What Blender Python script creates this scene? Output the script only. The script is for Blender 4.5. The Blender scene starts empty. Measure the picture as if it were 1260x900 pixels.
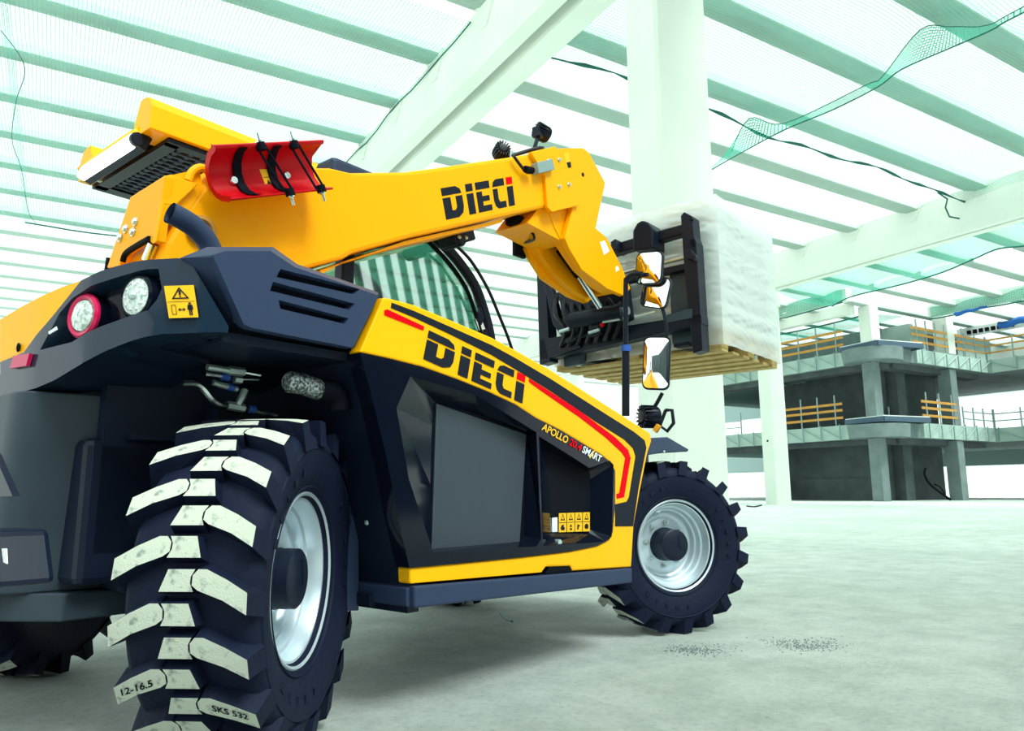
import bpy, bmesh, math, random
from mathutils import Vector, Matrix
from mathutils.geometry import tessellate_polygon, delaunay_2d_cdt

R = math.radians
SC = bpy.context.scene
COL = SC.collection
random.seed(7)

# ------------------------------------------------------------ camera, sky, exposure
HALL_ROT = R(31.14017)          # hall axes against the world
cam_d = bpy.data.cameras.new('camera')
cam = bpy.data.objects.new('camera', cam_d)
COL.objects.link(cam)
cam_d.sensor_fit = 'HORIZONTAL'
cam_d.sensor_width = 36.0
cam_d.lens = 918.63 / 1260 * 36.0
cam_d.clip_start = 0.05
cam_d.clip_end = 600
pitch, roll = R(9.58528), R(-0.28453)
c_f = Vector((0, math.cos(pitch), math.sin(pitch)))
c_u0 = Vector((0, -math.sin(pitch), math.cos(pitch)))
c_r0 = Vector((1, 0, 0))
c_r = c_r0 * math.cos(roll) + c_u0 * math.sin(roll)
c_u = c_u0 * math.cos(roll) - c_r0 * math.sin(roll)
cam.matrix_world = Matrix(((c_r.x, c_u.x, -c_f.x, 0), (c_r.y, c_u.y, -c_f.y, 0), (c_r.z, c_u.z, -c_f.z, 0.655), (0, 0, 0, 1)))
SC.camera = cam

world = bpy.data.worlds.new('sky')
SC.world = world
world.use_nodes = True
wbg = world.node_tree.nodes['Background']
wbg.inputs['Color'].default_value = (0.90, 1.0, 0.975, 1)      # bright even overcast
wbg.inputs['Strength'].default_value = 0.68

sun_d = bpy.data.lights.new('sun', 'SUN')
sun_d.energy = 4.8
sun_d.angle = R(25)
sun_d.color = (1.0, 1.0, 0.96)
sun = bpy.data.objects.new('sun', sun_d)
COL.objects.link(sun)
sun.rotation_euler = Vector((-0.36, 0.36, -0.70)).to_track_quat('-Z', 'Y').to_euler()

SC.view_settings.view_transform = 'Standard'
SC.view_settings.look = 'None'
SC.view_settings.exposure = 1.28
SC.view_settings.gamma = 1.0
SC.view_settings.use_curve_mapping = False

# ------------------------------------------------------------ materials
def mat(name, col, rough=0.5, metal=0.0, coat=0.0, noise=None, bump=None, spec=0.25):
    m = bpy.data.materials.new(name)
    m.use_nodes = True
    nt = m.node_tree
    b = nt.nodes['Principled BSDF']
    b.inputs['Base Color'].default_value = (*col, 1)
    b.inputs['Roughness'].default_value = rough
    b.inputs['Metallic'].default_value = metal
    b.inputs['Coat Weight'].default_value = coat
    b.inputs['Coat Roughness'].default_value = 0.05
    b.inputs['Specular IOR Level'].default_value = spec
    if noise or bump:
        tc = nt.nodes.new('ShaderNodeTexCoord')
    if noise:                                      # (scale, second colour, low, high)
        n = nt.nodes.new('ShaderNodeTexNoise')
        n.inputs['Scale'].default_value = noise[0]
        n.inputs['Detail'].default_value = 5
        r = nt.nodes.new('ShaderNodeValToRGB')
        r.color_ramp.elements[0].position = noise[2]
        r.color_ramp.elements[1].position = noise[3]
        r.color_ramp.elements[0].color = (*noise[1], 1)
        r.color_ramp.elements[1].color = (*col, 1)
        nt.links.new(tc.outputs['Object'], n.inputs['Vector'])
        nt.links.new(n.outputs['Fac'], r.inputs['Fac'])
        nt.links.new(r.outputs['Color'], b.inputs['Base Color'])
    if bump:                                       # (scale, strength)
        n2 = nt.nodes.new('ShaderNodeTexNoise')
        n2.inputs['Scale'].default_value = bump[0]
        n2.inputs['Detail'].default_value = 4
        bp = nt.nodes.new('ShaderNodeBump')
        bp.inputs['Strength'].default_value = bump[1]
        bp.inputs['Distance'].default_value = 0.02
        nt.links.new(tc.outputs['Object'], n2.inputs['Vector'])
        nt.links.new(n2.outputs['Fac'], bp.inputs['Height'])
        nt.links.new(bp.outputs['Normal'], b.inputs['Normal'])
    return m

def sheet_mat(name, tcol, dcol, fac, gloss=0.0, grough=0.02):
    """see-through sheet: clear part tcol, milky translucent part dcol (share fac), a reflecting share"""
    m = bpy.data.materials.new(name)
    m.use_nodes = True
    nt = m.node_tree
    nt.nodes.clear()
    out = nt.nodes.new('ShaderNodeOutputMaterial')
    t = nt.nodes.new('ShaderNodeBsdfTransparent')
    t.inputs['Color'].default_value = (*tcol, 1)
    d = nt.nodes.new('ShaderNodeBsdfTranslucent')
    d.inputs['Color'].default_value = (*dcol, 1)
    d2 = nt.nodes.new('ShaderNodeBsdfDiffuse')
    d2.inputs['Color'].default_value = (*dcol, 1)
    md = nt.nodes.new('ShaderNodeMixShader')
    md.inputs[0].default_value = 0.5
    nt.links.new(d.outputs[0], md.inputs[1]); nt.links.new(d2.outputs[0], md.inputs[2])
    mx = nt.nodes.new('ShaderNodeMixShader')
    mx.inputs[0].default_value = fac
    nt.links.new(t.outputs[0], mx.inputs[1]); nt.links.new(md.outputs[0], mx.inputs[2])
    last = mx
    if gloss:
        g = nt.nodes.new('ShaderNodeBsdfGlossy')
        g.inputs['Roughness'].default_value = grough
        m3 = nt.nodes.new('ShaderNodeMixShader')
        m3.inputs[0].default_value = gloss
        nt.links.new(mx.outputs[0], m3.inputs[1]); nt.links.new(g.outputs[0], m3.inputs[2])
        last = m3
    nt.links.new(last.outputs[0], out.inputs[0])
    return m

def net_mat(name, col, cell, wire, mesh_fac=0.0):
    """knotted net: square grid of cords, the holes are open"""
    m = bpy.data.materials.new(name)
    m.use_nodes = True
    nt = m.node_tree
    nt.nodes.clear()
    N = nt.nodes.new
    out = N('ShaderNodeOutputMaterial')
    tc = N('ShaderNodeTexCoord')
    sep = N('ShaderNodeSeparateXYZ')
    nt.links.new(tc.outputs['UV'], sep.inputs[0])
    ands = []
    for ax in ('X', 'Y'):
        a = N('ShaderNodeMath'); a.operation = 'DIVIDE'; a.inputs[1].default_value = cell
        nt.links.new(sep.outputs[ax], a.inputs[0])
        f = N('ShaderNodeMath'); f.operation = 'FRACT'
        nt.links.new(a.outputs[0], f.inputs[0])
        l = N('ShaderNodeMath'); l.operation = 'LESS_THAN'; l.inputs[1].default_value = wire
        nt.links.new(f.outputs[0], l.inputs[0])
        ands.append(l)
    mxm = N('ShaderNodeMath'); mxm.operation = 'MAXIMUM'
    nt.links.new(ands[0].outputs[0], mxm.inputs[0]); nt.links.new(ands[1].outputs[0], mxm.inputs[1])
    last = mxm
    t = N('ShaderNodeBsdfTransparent')
    d = N('ShaderNodeBsdfDiffuse'); d.inputs['Color'].default_value = (*col, 1)
    tr = N('ShaderNodeBsdfTranslucent'); tr.inputs['Color'].default_value = (*col, 1)
    md = N('ShaderNodeMixShader'); md.inputs[0].default_value = 0.5
    nt.links.new(d.outputs[0], md.inputs[1]); nt.links.new(tr.outputs[0], md.inputs[2])
    mx = N('ShaderNodeMixShader')
    nt.links.new(last.outputs[0], mx.inputs[0])
    nt.links.new(t.outputs[0], mx.inputs[1]); nt.links.new(md.outputs[0], mx.inputs[2])
    nt.links.new(mx.outputs[0], out.inputs[0])
    return m

M = {}
M['yellow'] = mat('yellow paint', (1.0, 0.46, 0.0), 0.4, coat=0.05, spec=0.12)
M['boom_yellow'] = mat('boom yellow paint', (1.0, 0.41, 0.0), 0.45, coat=0.03, spec=0.1)
M['red'] = mat('red paint', (0.52, 0.0, 0.006), 0.4, coat=0.06, spec=0.15)
M['decal_red'] = mat('red decal', (0.72, 0.0, 0.008), 0.6, spec=0.05)
M['decal_black'] = mat('charcoal decal', (0.009, 0.012, 0.022), 0.5, spec=0.1)
M['decal_yellow'] = mat('yellow decal', (0.95, 0.5, 0.01), 0.5)
M['decal_white'] = mat('white decal', (0.8, 0.85, 0.85), 0.5)
M['gloss'] = mat('gloss black', (0.003, 0.005, 0.013), 0.09, coat=0.06, spec=0.14)
M['plastic'] = mat('dark blue-grey plastic', (0.026, 0.042, 0.092), 0.48, bump=(900, 0.03), spec=0.2)
M['shell'] = mat('glossy charcoal shell', (0.008, 0.022, 0.044), 0.20, coat=0.2)
M['chassis'] = mat('dark chassis paint', (0.006, 0.011, 0.028), 0.42, spec=0.25)
M['frame'] = mat('black carriage paint', (0.004, 0.008, 0.020), 0.4, spec=0.2)
M['weight'] = mat('counterweight paint', (0.035, 0.052, 0.070), 0.45)
M['black'] = mat('black rubber', (0.002, 0.003, 0.008), 0.7, spec=0.1)
M['tyre'] = mat('tyre rubber', (0.006, 0.010, 0.030), 0.65, bump=(60, 0.12), spec=0.15)
M['tread'] = mat('dusty tread top', (0.55, 0.59, 0.50), 0.9, noise=(45, (0.24, 0.27, 0.25), 0.28, 0.42), bump=(220, 0.2))
M['rim'] = mat('pale silver rim', (0.62, 0.72, 0.80), 0.32, metal=0.45)
M['chrome'] = mat('bright metal', (0.75, 0.82, 0.82), 0.18, metal=1.0)
M['zinc'] = mat('zinc plated steel', (0.55, 0.66, 0.64), 0.35, metal=0.8)
M['blue'] = mat('blue plastic ring', (0.03, 0.10, 0.45), 0.4)
M['mirror'] = mat('mirror glass', (0.85, 0.9, 0.9), 0.02, metal=1.0)
M['lens'] = mat('lamp lens', (0.75, 0.85, 0.80), 0.15, coat=0.8, noise=(90, (0.28, 0.36, 0.33), 0.35, 0.6))
M['redlens'] = mat('red lamp lens', (0.58, 0.008, 0.08), 0.25, coat=0.15)
M['orange_lens'] = mat('amber reflector', (0.9, 0.42, 0.03), 0.3)
M['mesh'] = mat('woven steel sleeve', (0.45, 0.5, 0.5), 0.4, metal=0.8, noise=(140, (0.05, 0.06, 0.07), 0.42, 0.58))
M['grille'] = mat('radiator mesh', (0.060, 0.078, 0.098), 0.45)
M['seat'] = mat('black seat fabric', (0.012, 0.014, 0.02), 0.8)
M['concrete_white'] = mat('pale precast concrete', (0.76, 0.80, 0.735), 0.8, noise=(0.6, (0.70, 0.75, 0.685), 0.35, 0.7))
M['concrete_rib'] = mat('shade-toned precast rib', (0.36, 0.46, 0.41), 0.8, noise=(0.5, (0.30, 0.39, 0.35), 0.3, 0.7))  # underside shade and green light cast are put into the rib colour
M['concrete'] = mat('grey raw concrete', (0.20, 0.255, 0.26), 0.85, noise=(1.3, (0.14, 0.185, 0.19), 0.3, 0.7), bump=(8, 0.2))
M['concrete_dark'] = mat('shade-toned raw concrete', (0.085, 0.105, 0.11), 0.9, noise=(0.9, (0.05, 0.065, 0.07), 0.3, 0.7), bump=(8, 0.2))  # raw concrete darkened; the shade inside the building is put into the colour
M['slab_edge'] = mat('formwork edge sheet', (0.42, 0.55, 0.49), 0.7, noise=(1.2, (0.34, 0.46, 0.42), 0.3, 0.7))
M['steel_blue'] = mat('blue-grey steel channel', (0.065, 0.105, 0.155), 0.5, metal=0.1)
M['fork'] = mat('dark teal fork paint', (0.03, 0.055, 0.075), 0.45)
M['galv'] = mat('galvanised steel', (0.28, 0.38, 0.38), 0.5, metal=0.4)
M['timber'] = mat('orange timber board', (0.62, 0.30, 0.055), 0.75, noise=(3, (0.5, 0.25, 0.06), 0.3, 0.7))
M['pallet'] = mat('pallet timber', (0.58, 0.43, 0.17), 0.8, noise=(14, (0.42, 0.28, 0.10), 0.3, 0.65))
M['sack'] = mat('white woven sack', (0.70, 0.74, 0.70), 0.7, noise=(7, (0.45, 0.50, 0.48), 0.30, 0.5), bump=(30, 0.3))
M['sack_print'] = mat('blue sack print', (0.10, 0.18, 0.36), 0.6)
M['tarp'] = mat('blue tarpaulin', (0.02, 0.12, 0.42), 0.5)
M['white_board'] = mat('white wall panel', (0.75, 0.8, 0.76), 0.6)
M['amber_cable'] = mat('black cable', (0.008, 0.009, 0.014), 0.5)
M['rope'] = mat('dark green net rope', (0.02, 0.12, 0.10), 0.8)
M['led'] = None
M['glass'] = sheet_mat('green tinted cab glass', (0.46, 0.80, 0.68), (0.2, 0.4, 0.35), 0.04, 0.38)
M['roof'] = sheet_mat('roof skylight sheet', (0.60, 0.66, 0.635), (0.72, 0.80, 0.77), 0.28)
M['sheeting'] = sheet_mat('white wall sheeting', (0.72, 0.76, 0.75), (0.85, 0.90, 0.88), 0.55)
M['wrap'] = sheet_mat('stretch film', (0.97, 1.0, 0.98), (0.95, 1.0, 1.0), 0.72, 0.14, 0.2)
M['net'] = net_mat('green safety net', (0.10, 0.42, 0.33), 0.085, 0.105)
M['net_dense'] = net_mat('green safety net, gathered', (0.06, 0.50, 0.36), 0.085, 0.26)
led = bpy.data.materials.new('led bar light'); led.use_nodes = True
lb = led.node_tree.nodes['Principled BSDF']
lb.inputs['Emission Color'].default_value = (0.97, 1, 0.98, 1); lb.inputs['Emission Strength'].default_value = 2.2
M['led'] = led

def floor_mat():
    m = bpy.data.materials.new('pale dusty concrete floor')
    m.use_nodes = True
    nt = m.node_tree
    b = nt.nodes['Principled BSDF']
    N, L = nt.nodes.new, nt.links.new
    tc = N('ShaderNodeTexCoord')
    def noise(sc, det=5, rough=0.6):
        n = N('ShaderNodeTexNoise'); n.inputs['Scale'].default_value = sc
        n.inputs['Detail'].default_value = det; n.inputs['Roughness'].default_value = rough
        L(tc.outputs['Object'], n.inputs['Vector']); return n
    def ramp(src, p0, c0, p1, c1):
        r = N('ShaderNodeValToRGB'); e = r.color_ramp.elements
        e[0].position, e[0].color = p0, (*c0, 1); e[1].position, e[1].color = p1, (*c1, 1)
        L(src.outputs['Fac'], r.inputs['Fac']); return r
    def mixc(a, bb, fac=None, mode='MIX', f=1.0):
        x = N('ShaderNodeMixRGB'); x.blend_type = mode; x.inputs[0].default_value = f
        if fac: L(fac.outputs[0], x.inputs[0])
        L(a.outputs[0], x.inputs[1]); L(bb.outputs[0], x.inputs[2]); return x
    big = ramp(noise(0.35, 4), 0.35, (0.78, 0.865, 0.805), 0.65, (0.90, 0.965, 0.92))
    mid = ramp(noise(3.5, 6, 0.7), 0.30, (0.62, 0.66, 0.64), 0.60, (1, 1, 1))
    fine = ramp(noise(38, 8, 0.85), 0.30, (0.30, 0.33, 0.32), 0.50, (1, 1, 1))
    spots = ramp(noise(16, 3, 0.6), 0.245, (0.42, 0.44, 0.42), 0.29, (1, 1, 1))
    c = mixc(mixc(mixc(big, mid, mode='MULTIPLY', f=0.8), fine, mode='MULTIPLY', f=0.55), spots, mode='MULTIPLY', f=0.75)
    L(c.outputs[0], b.inputs['Base Color'])
    rr = ramp(noise(0.8, 4), 0.35, (0.35,) * 3, 0.7, (0.75,) * 3)
    L(rr.outputs['Color'], b.inputs['Roughness'])
    bp = N('ShaderNodeBump'); bp.inputs['Strength'].default_value = 1.0; bp.inputs['Distance'].default_value = 0.035
    L(noise(22, 10, 0.85).outputs['Fac'], bp.inputs['Height'])
    L(bp.outputs['Normal'], b.inputs['Normal'])
    return m
M['floor'] = floor_mat()

# ------------------------------------------------------------ mesh helpers
class MB:
    def __init__(self): self.v, self.f, self.mi, self.uv = [], [], [], None
    def add(self, v, f, mi=0):
        o = len(self.v); self.v += [tuple(p) for p in v]
        self.f += [tuple(i + o for i in q) for q in f]; self.mi += [mi] * len(f); return self
    def box(self, c, s, rot=None, mi=0):
        x, y, z = s[0] / 2, s[1] / 2, s[2] / 2
        v = [Vector((a * x, b * y, d * z)) for a in (-1, 1) for b in (-1, 1) for d in (-1, 1)]
        if rot is not None: v = [rot @ p for p in v]
        v = [p + Vector(c) for p in v]
        return self.add(v, [(0, 1, 3, 2), (4, 6, 7, 5), (0, 4, 5, 1), (2, 3, 7, 6), (0, 2, 6, 4), (1, 5, 7, 3)], mi)
    def box2(self, a, b, mi=0):
        return self.box([(p + q) / 2 for p, q in zip(a, b)], [abs(q - p) for p, q in zip(a, b)], mi=mi)
    def prism(self, poly, axis, a, b, mi=0, polyb=None):
        """poly in the two other axes (in order), extruded along axis from a to b"""
        def mk(p, w):
            q = list(p); q.insert(axis, w); return tuple(q)
        pb = polyb or poly
        n = len(poly)
        v = [mk(p, a) for p in poly] + [mk(p, b) for p in pb]
        tri = tessellate_polygon([[Vector((p[0], p[1], 0)) for p in poly]])
        f = [tuple(t) for t in tri] + [tuple(i + n for i in t[::-1]) for t in tri]
        f += [(i, (i + 1) % n, n + (i + 1) % n, n + i) for i in range(n)]
        return self.add(v, f, mi)
    def tube(self, pts, r, n=10, mi=0, cap=True):
        pts = [Vector(p) for p in pts]
        rr = r if isinstance(r, (list, tuple)) else [r] * len(pts)
        v, f = [], []
        prev = None
        for i, p in enumerate(pts):
            t = (pts[min(i + 1, len(pts) - 1)] - pts[max(i - 1, 0)]).normalized()
            if prev is None:
                a = t.orthogonal().normalized()
            else:
                a = (prev - t * prev.dot(t)).normalized()
            prev = a; b = t.cross(a)
            for k in range(n):
                an = 2 * math.pi * k / n
                v.append(p + (a * math.cos(an) + b * math.sin(an)) * rr[i])
        for i in range(len(pts) - 1):
            for k in range(n):
                f.append((i * n + k, i * n + (k + 1) % n, (i + 1) * n + (k + 1) % n, (i + 1) * n + k))
        if cap:
            f.append(tuple(range(n))[::-1]); f.append(tuple((len(pts) - 1) * n + k for k in range(n)))
        return self.add(v, f, mi)
    def rod(self, a, b, r, n=12, mi=0): return self.tube([a, b], r, n, mi)
    def lathe(self, prof, n=48, mi=0, closed=False):
        """profile (radius, y) revolved about Y"""
        v, f = [], []
        for r, u in prof:
            for k in range(n):
                an = 2 * math.pi * k / n
                v.append((r * math.cos(an), u, r * math.sin(an)))
        m = len(prof)
        for i in range(m if closed else m - 1):
            j = (i + 1) % m
            for k in range(n):
                f.append((i * n + k, j * n + k, j * n + (k + 1) % n, i * n + (k + 1) % n))
        return self.add(v, f, mi)
    def sphere(self, c, r, n=12, m=8, mi=0, sc=(1, 1, 1)):
        v, f = [], []
        for i in range(m + 1):
            th = math.pi * i / m
            for k in range(n):
                an = 2 * math.pi * k / n
                v.append((c[0] + r * sc[0] * math.sin(th) * math.cos(an), c[1] + r * sc[1] * math.sin(th) * math.sin(an), c[2] + r * sc[2] * math.cos(th)))
        for i in range(m):
            for k in range(n):
                f.append((i * n + k, (i + 1) * n + k, (i + 1) * n + (k + 1) % n, i * n + (k + 1) % n))
        return self.add(v, f, mi)
    def grid(self, fn, nu, nv, mi=0, uv=None):
        v = [fn(i / nu, j / nv) for i in range(nu + 1) for j in range(nv + 1)]
        f = [(i * (nv + 1) + j, (i + 1) * (nv + 1) + j, (i + 1) * (nv + 1) + j + 1, i * (nv + 1) + j + 1) for i in range(nu) for j in range(nv)]
        return self.add(v, f, mi)
    def xf(self, mtx):
        self.v = [tuple(mtx @ Vector(p)) for p in self.v]; return self
    def mesh(self, name, mats, smooth=35, uvfn=None):
        me = bpy.data.meshes.new(name)
        me.from_pydata(self.v, [], self.f)
        for m in (mats if isinstance(mats, (list, tuple)) else [mats]): me.materials.append(m)
        me.polygons.foreach_set('material_index', self.mi)
        bm = bmesh.new(); bm.from_mesh(me)
        bmesh.ops.remove_doubles(bm, verts=bm.verts, dist=1e-5)
        bmesh.ops.recalc_face_normals(bm, faces=bm.faces)
        bm.to_mesh(me); bm.free()
        if uvfn:
            ul = me.uv_layers.new(name='UVMap')
            for lp in me.loops: ul.data[lp.index].uv = uvfn(me.vertices[lp.vertex_index].co)
        if smooth:
            me.polygons.foreach_set('use_smooth', [True] * len(me.polygons))
            me.set_sharp_from_angle(angle=R(smooth))
        me.update()
        return me
    def build(self, name, mats, parent=None, smooth=35, bevel=0.0, seg=2, uvfn=None):
        o = bpy.data.objects.new(name, self.mesh(name, mats, smooth, uvfn))
        COL.objects.link(o)
        if parent: o.parent = parent
        if bevel:
            b = o.modifiers.new('bevel', 'BEVEL'); b.width = bevel; b.segments = seg
            b.limit_method = 'ANGLE'; b.angle_limit = R(35); b.harden_normals = False
        return o

def tag(o, label=None, cat=None, group=None, kind=None):
    if label: o['label'] = label
    if cat: o['category'] = cat
    if group: o['group'] = group
    if kind: o['kind'] = kind
    return o

def empty(name, loc=(0, 0, 0), rz=0.0, parent=None):
    o = bpy.data.objects.new(name, None)
    COL.objects.link(o)
    o.location = loc; o.rotation_euler = (0, 0, rz); o.empty_display_size = 0.2
    if parent: o.parent = parent
    return o

def copy_tree(o, parent=None):
    c = o.copy(); COL.objects.link(c)
    if parent: c.parent = parent
    for ch in list(o.children): copy_tree(ch, c)
    return c

def pl3(pts, axis, w):
    out = []
    for p in pts:
        q = list(p); q.insert(axis, w); out.append(tuple(q))
    return out

def dense(pts, k=6):
    """Catmull-Rom through the points"""
    P = [Vector(p) for p in pts]; out = []
    for i in range(len(P) - 1):
        p0, p1, p2, p3 = P[max(i - 1, 0)], P[i], P[i + 1], P[min(i + 2, len(P) - 1)]
        for j in range(k):
            t = j / k
            out.append(0.5 * ((2 * p1) + (p2 - p0) * t + (2 * p0 - 5 * p1 + 4 * p2 - p3) * t * t + (3 * p1 - p0 - 3 * p2 + p3) * t ** 3))
    return out + [P[-1]]

def text_tris(txt):
    cu = bpy.data.curves.new('lettering', 'FONT'); cu.body = txt; cu.resolution_u = 3; cu.offset = 0.022
    o = bpy.data.objects.new('lettering', cu); COL.objects.link(o)
    dg = bpy.context.evaluated_depsgraph_get()
    me = bpy.data.meshes.new_from_object(o.evaluated_get(dg))
    v = [tuple(q.co) for q in me.vertices]; f = [tuple(p.vertices) for p in me.polygons]
    bpy.data.objects.remove(o); bpy.data.curves.remove(cu); bpy.data.meshes.remove(me)
    x0, x1 = min(p[0] for p in v), max(p[0] for p in v)
    y0, y1 = min(p[1] for p in v), max(p[1] for p in v)
    return [((p[0] - x0) / (x1 - x0), (p[1] - y0) / (y1 - y0)) for p in v], f

def bil(q, u, v):
    """q = bottom-left, bottom-right, top-right, top-left"""
    a, b, c, d = [Vector(p) for p in q]
    return (a * (1 - u) + b * u) * (1 - v) + (d * (1 - u) + c * u) * v

def subquad(q, u0, u1, v0=0.0, v1=1.0): return [bil(q, u0, v0), bil(q, u1, v0), bil(q, u1, v1), bil(q, u0, v1)]

LOGO = {  # stencil letters cut by a horizontal gap
    'D': (0, .28, [[(0, .75), (.62, .75 + 0), (.9, .75), (.85, .9), (.65, 1), (0, 1)], [(0, 0), (.62, 0), (.85, .12), (.92, .32), (.92, .68), (.6, .68), (.6, .34), (.52, .25), (.36, .25), (.36, .68), (0, .68)]]),
    'i': (.315, .41, [[(0, .75), (1, .75), (1, 1), (0, 1)], [(0, 0), (1, 0), (1, .68), (0, .68)]]),
    'E': (.45, .65, [[(0, .75), (1, .75), (1, 1), (0, 1)], [(0, 0), (1, 0), (1, .2), (.4, .2), (.4, .34), (.9, .34), (.9, .52), (.4, .52), (.4, .68), (0, .68)]]),
    'C': (.69, .87, [[(0, .75), (1, .75), (1, 1), (.32, 1), (.1, .92)], [(.32, 0), (1, 0), (1, .22), (.5, .22), (.4, .32), (.4, .68), (0, .68), (0, .3), (.1, .1)]]),
    'I': (.905, 1.0, [[(0, .75), (1, .75), (1, 1), (0, 1)], [(0, 0), (1, 0), (1, .68), (0, .68)]]),
}
def logo(quad, off, parent):
    off = Vector(off)
    for ch, (u0, u1, polys) in LOGO.items():
        b = MB()
        for k, poly in enumerate(polys):
            pts = [bil(quad, u0 + (u1 - u0) * p[0], p[1]) for p in poly]
            n = len(pts)
            tri = tessellate_polygon([[Vector((p[0], p[1], 0)) for p in poly]])
            red = 1 if (ch == 'I' and k == 0) else 0
            b.add([p + off for p in pts] + [p for p in pts], [tuple(t) for t in tri] + [(i, (i + 1) % n, n + (i + 1) % n, n + i) for i in range(n)], red)
        b.build('logo_letter', [M['decal_black'], M['decal_red']], parent, smooth=0)
def lettering(txt, quad, off, m, parent, name='lettering'):
    uv, f = text_tris(txt)
    b = MB().add([bil(quad, u, v) + Vector(off) for u, v in uv], f)
    return b.build(name, m, parent, smooth=0)

def curved_plate(name, path, outline, pockets, thick, mats, parent, inward, bevel=0.0, cuts=None, smooth=0, offset=0.0):
    """plate bent along a plan path; outline and pockets in (distance along path, z). pockets: (top loop, floor loop or None, depth)"""
    pp = [Vector((p[0], p[1])) for p in path]
    cum = [0.0]
    for a, b in zip(pp, pp[1:]): cum.append(cum[-1] + (b - a).length)
    def at(s, d):
        s2 = min(max(s, 0), cum[-1] - 1e-6)
        i = max(k for k in range(len(cum) - 1) if cum[k] <= s2 + 1e-9)
        t = (s - cum[i]) / (cum[i + 1] - cum[i])
        p = pp[i].lerp(pp[i + 1], t)
        def nrm(k):
            e = pp[k + 1] - pp[k]; return Vector((-e.y, e.x)).normalized()
        n = nrm(i)
        if t < 0.5 and i > 0: n = (nrm(i - 1) * (0.5 - t) + n * (0.5 + t))
        elif t >= 0.5 and i < len(pp) - 2: n = (n * (1.5 - t) + nrm(i + 1) * (t - 0.5))
        n = n.normalized() * inward
        return p + n * d
    bm = bmesh.new()
    loops = [outline] + [p[0] for p in pockets]
    pts, eds, start = [], [], []
    for lp in loops:
        s0 = len(pts); start.append(s0)
        pts += [Vector((p[0], p[1])) for p in lp]
        eds += [(s0 + i, s0 + (i + 1) % len(lp)) for i in range(len(lp))]
    ov, oe, of, og = delaunay_2d_cdt(pts, eds, [], 2, 1e-6)[:4]
    nv = [bm.verts.new((p.x, p.y, 0)) for p in ov]
    def inside(c, lp):
        r = False
        for i in range(len(lp)):
            (x0, y0), (x1, y1) = lp[i][:2], lp[i - 1][:2]
            if (y0 > c.y) != (y1 > c.y) and c.x < (x1 - x0) * (c.y - y0) / (y1 - y0) + x0: r = not r
        return r
    for f in of:
        c = sum((ov[i] for i in f), Vector((0, 0))) / len(f)
        if inside(c, outline) and not any(inside(c, p[0]) for p in pockets): bm.faces.new([nv[i] for i in f])
    back = {}
    for i, src in enumerate(og):
        for k in src: back[k] = nv[i]
    o_v = [back[i] for i in range(len(outline))]
    pk = [([back[start[j + 1] + i] for i in range(len(p[0]))], p[1], p[2]) for j, p in enumerate(pockets)]
    # depth is carried in z (positive = inwards)
    for v_, flo, dep in pk:
        if flo is None: continue
        fv = [bm.verts.new((p[0], p[1], dep)) for p in flo]
        n = len(fv)
        for i in range(n):
            f = bm.faces.new((v_[i], v_[(i + 1) % n], fv[(i + 1) % n], fv[i]))
        f = bm.faces.new(fv); f.material_index = 1 if len(mats) > 1 else 0
    bv = [bm.verts.new((p.co.x, p.co.y, thick)) for p in o_v]
    n = len(o_v)
    for i in range(n): bm.faces.new((o_v[i], o_v[(i + 1) % n], bv[(i + 1) % n], bv[i]))
    for s in (cuts or []):
        g = bm.verts[:] + bm.edges[:] + bm.faces[:]
        bmesh.ops.bisect_plane(bm, geom=g, plane_co=(s, 0, 0), plane_no=(1, 0, 0), dist=1e-5)
    for v in bm.verts:
        s, z, d = v.co
        q = at(s, d + offset)
        v.co = (q.x, q.y, z)
    bmesh.ops.recalc_face_normals(bm, faces=bm.faces)
    me = bpy.data.meshes.new(name)
    bm.to_mesh(me); bm.free()
    for m in mats: me.materials.append(m)
    if smooth:
        me.polygons.foreach_set('use_smooth', [True] * len(me.polygons)); me.set_sharp_from_angle(angle=R(smooth))
    o = bpy.data.objects.new(name, me); COL.objects.link(o); o.parent = parent
    return o

# ------------------------------------------------------------ hall: floor, roof, beams, columns (axes turned by HALL_ROT)
def hall(o):
    o.rotation_euler = (0, 0, HALL_ROT); return o
def struct(o, label=None): return tag(o, label, kind='structure')

# floor slab
b = MB().box2((-60, -60, -0.3), (140, 140, 0))
struct(hall(b.build('floor', M['floor'], smooth=0)), 'pale dusty concrete floor of the hall')

RIB_P = 2.58                     # rib spacing
Z_RIB = 11.4
RIBS = [10.58 + RIB_P * k for k in range(-8, 21)]
BAYS = [(-12.6, 7.45), (8.45, 27.95), (28.65, 36.35), (36.85, 62.0)]

ceil = struct(hall(empty('ceiling')), 'roof of pale ribs with white skylight sheets between them')
rib_meshes, pan_meshes = {}, {}
for bi, (x0, x1) in enumerate(BAYS):
    L = x1 - x0
    r = MB()
    # precast rib with a flat sole and a rising wing on its far side
    r.prism([(-.24, .03), (-.22, .0), (.22, 0), (.26, .02), (.60, .17), (.60, .25), (-.24, .25)], 0, 0, L)
    rm = r.mesh('roof_rib', M['concrete_rib'], 0)
    pm = MB().grid(lambda u, v: (u * L, .60 + v * (RIB_P - .84), .20 - .15 * v + .10 * math.sin(math.pi * v)), 1, 6).mesh('roof_panel', M['roof'], 60)
    for k, y in enumerate(RIBS):
        if bi > 1 and y > 62: continue
        o = bpy.data.objects.new('roof_rib', rm); COL.objects.link(o); o.parent = ceil; o.location = (x0, y, Z_RIB)
        o = bpy.data.objects.new('roof_panel', pm); COL.objects.link(o); o.parent = ceil; o.location = (x0, y, Z_RIB)

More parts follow.
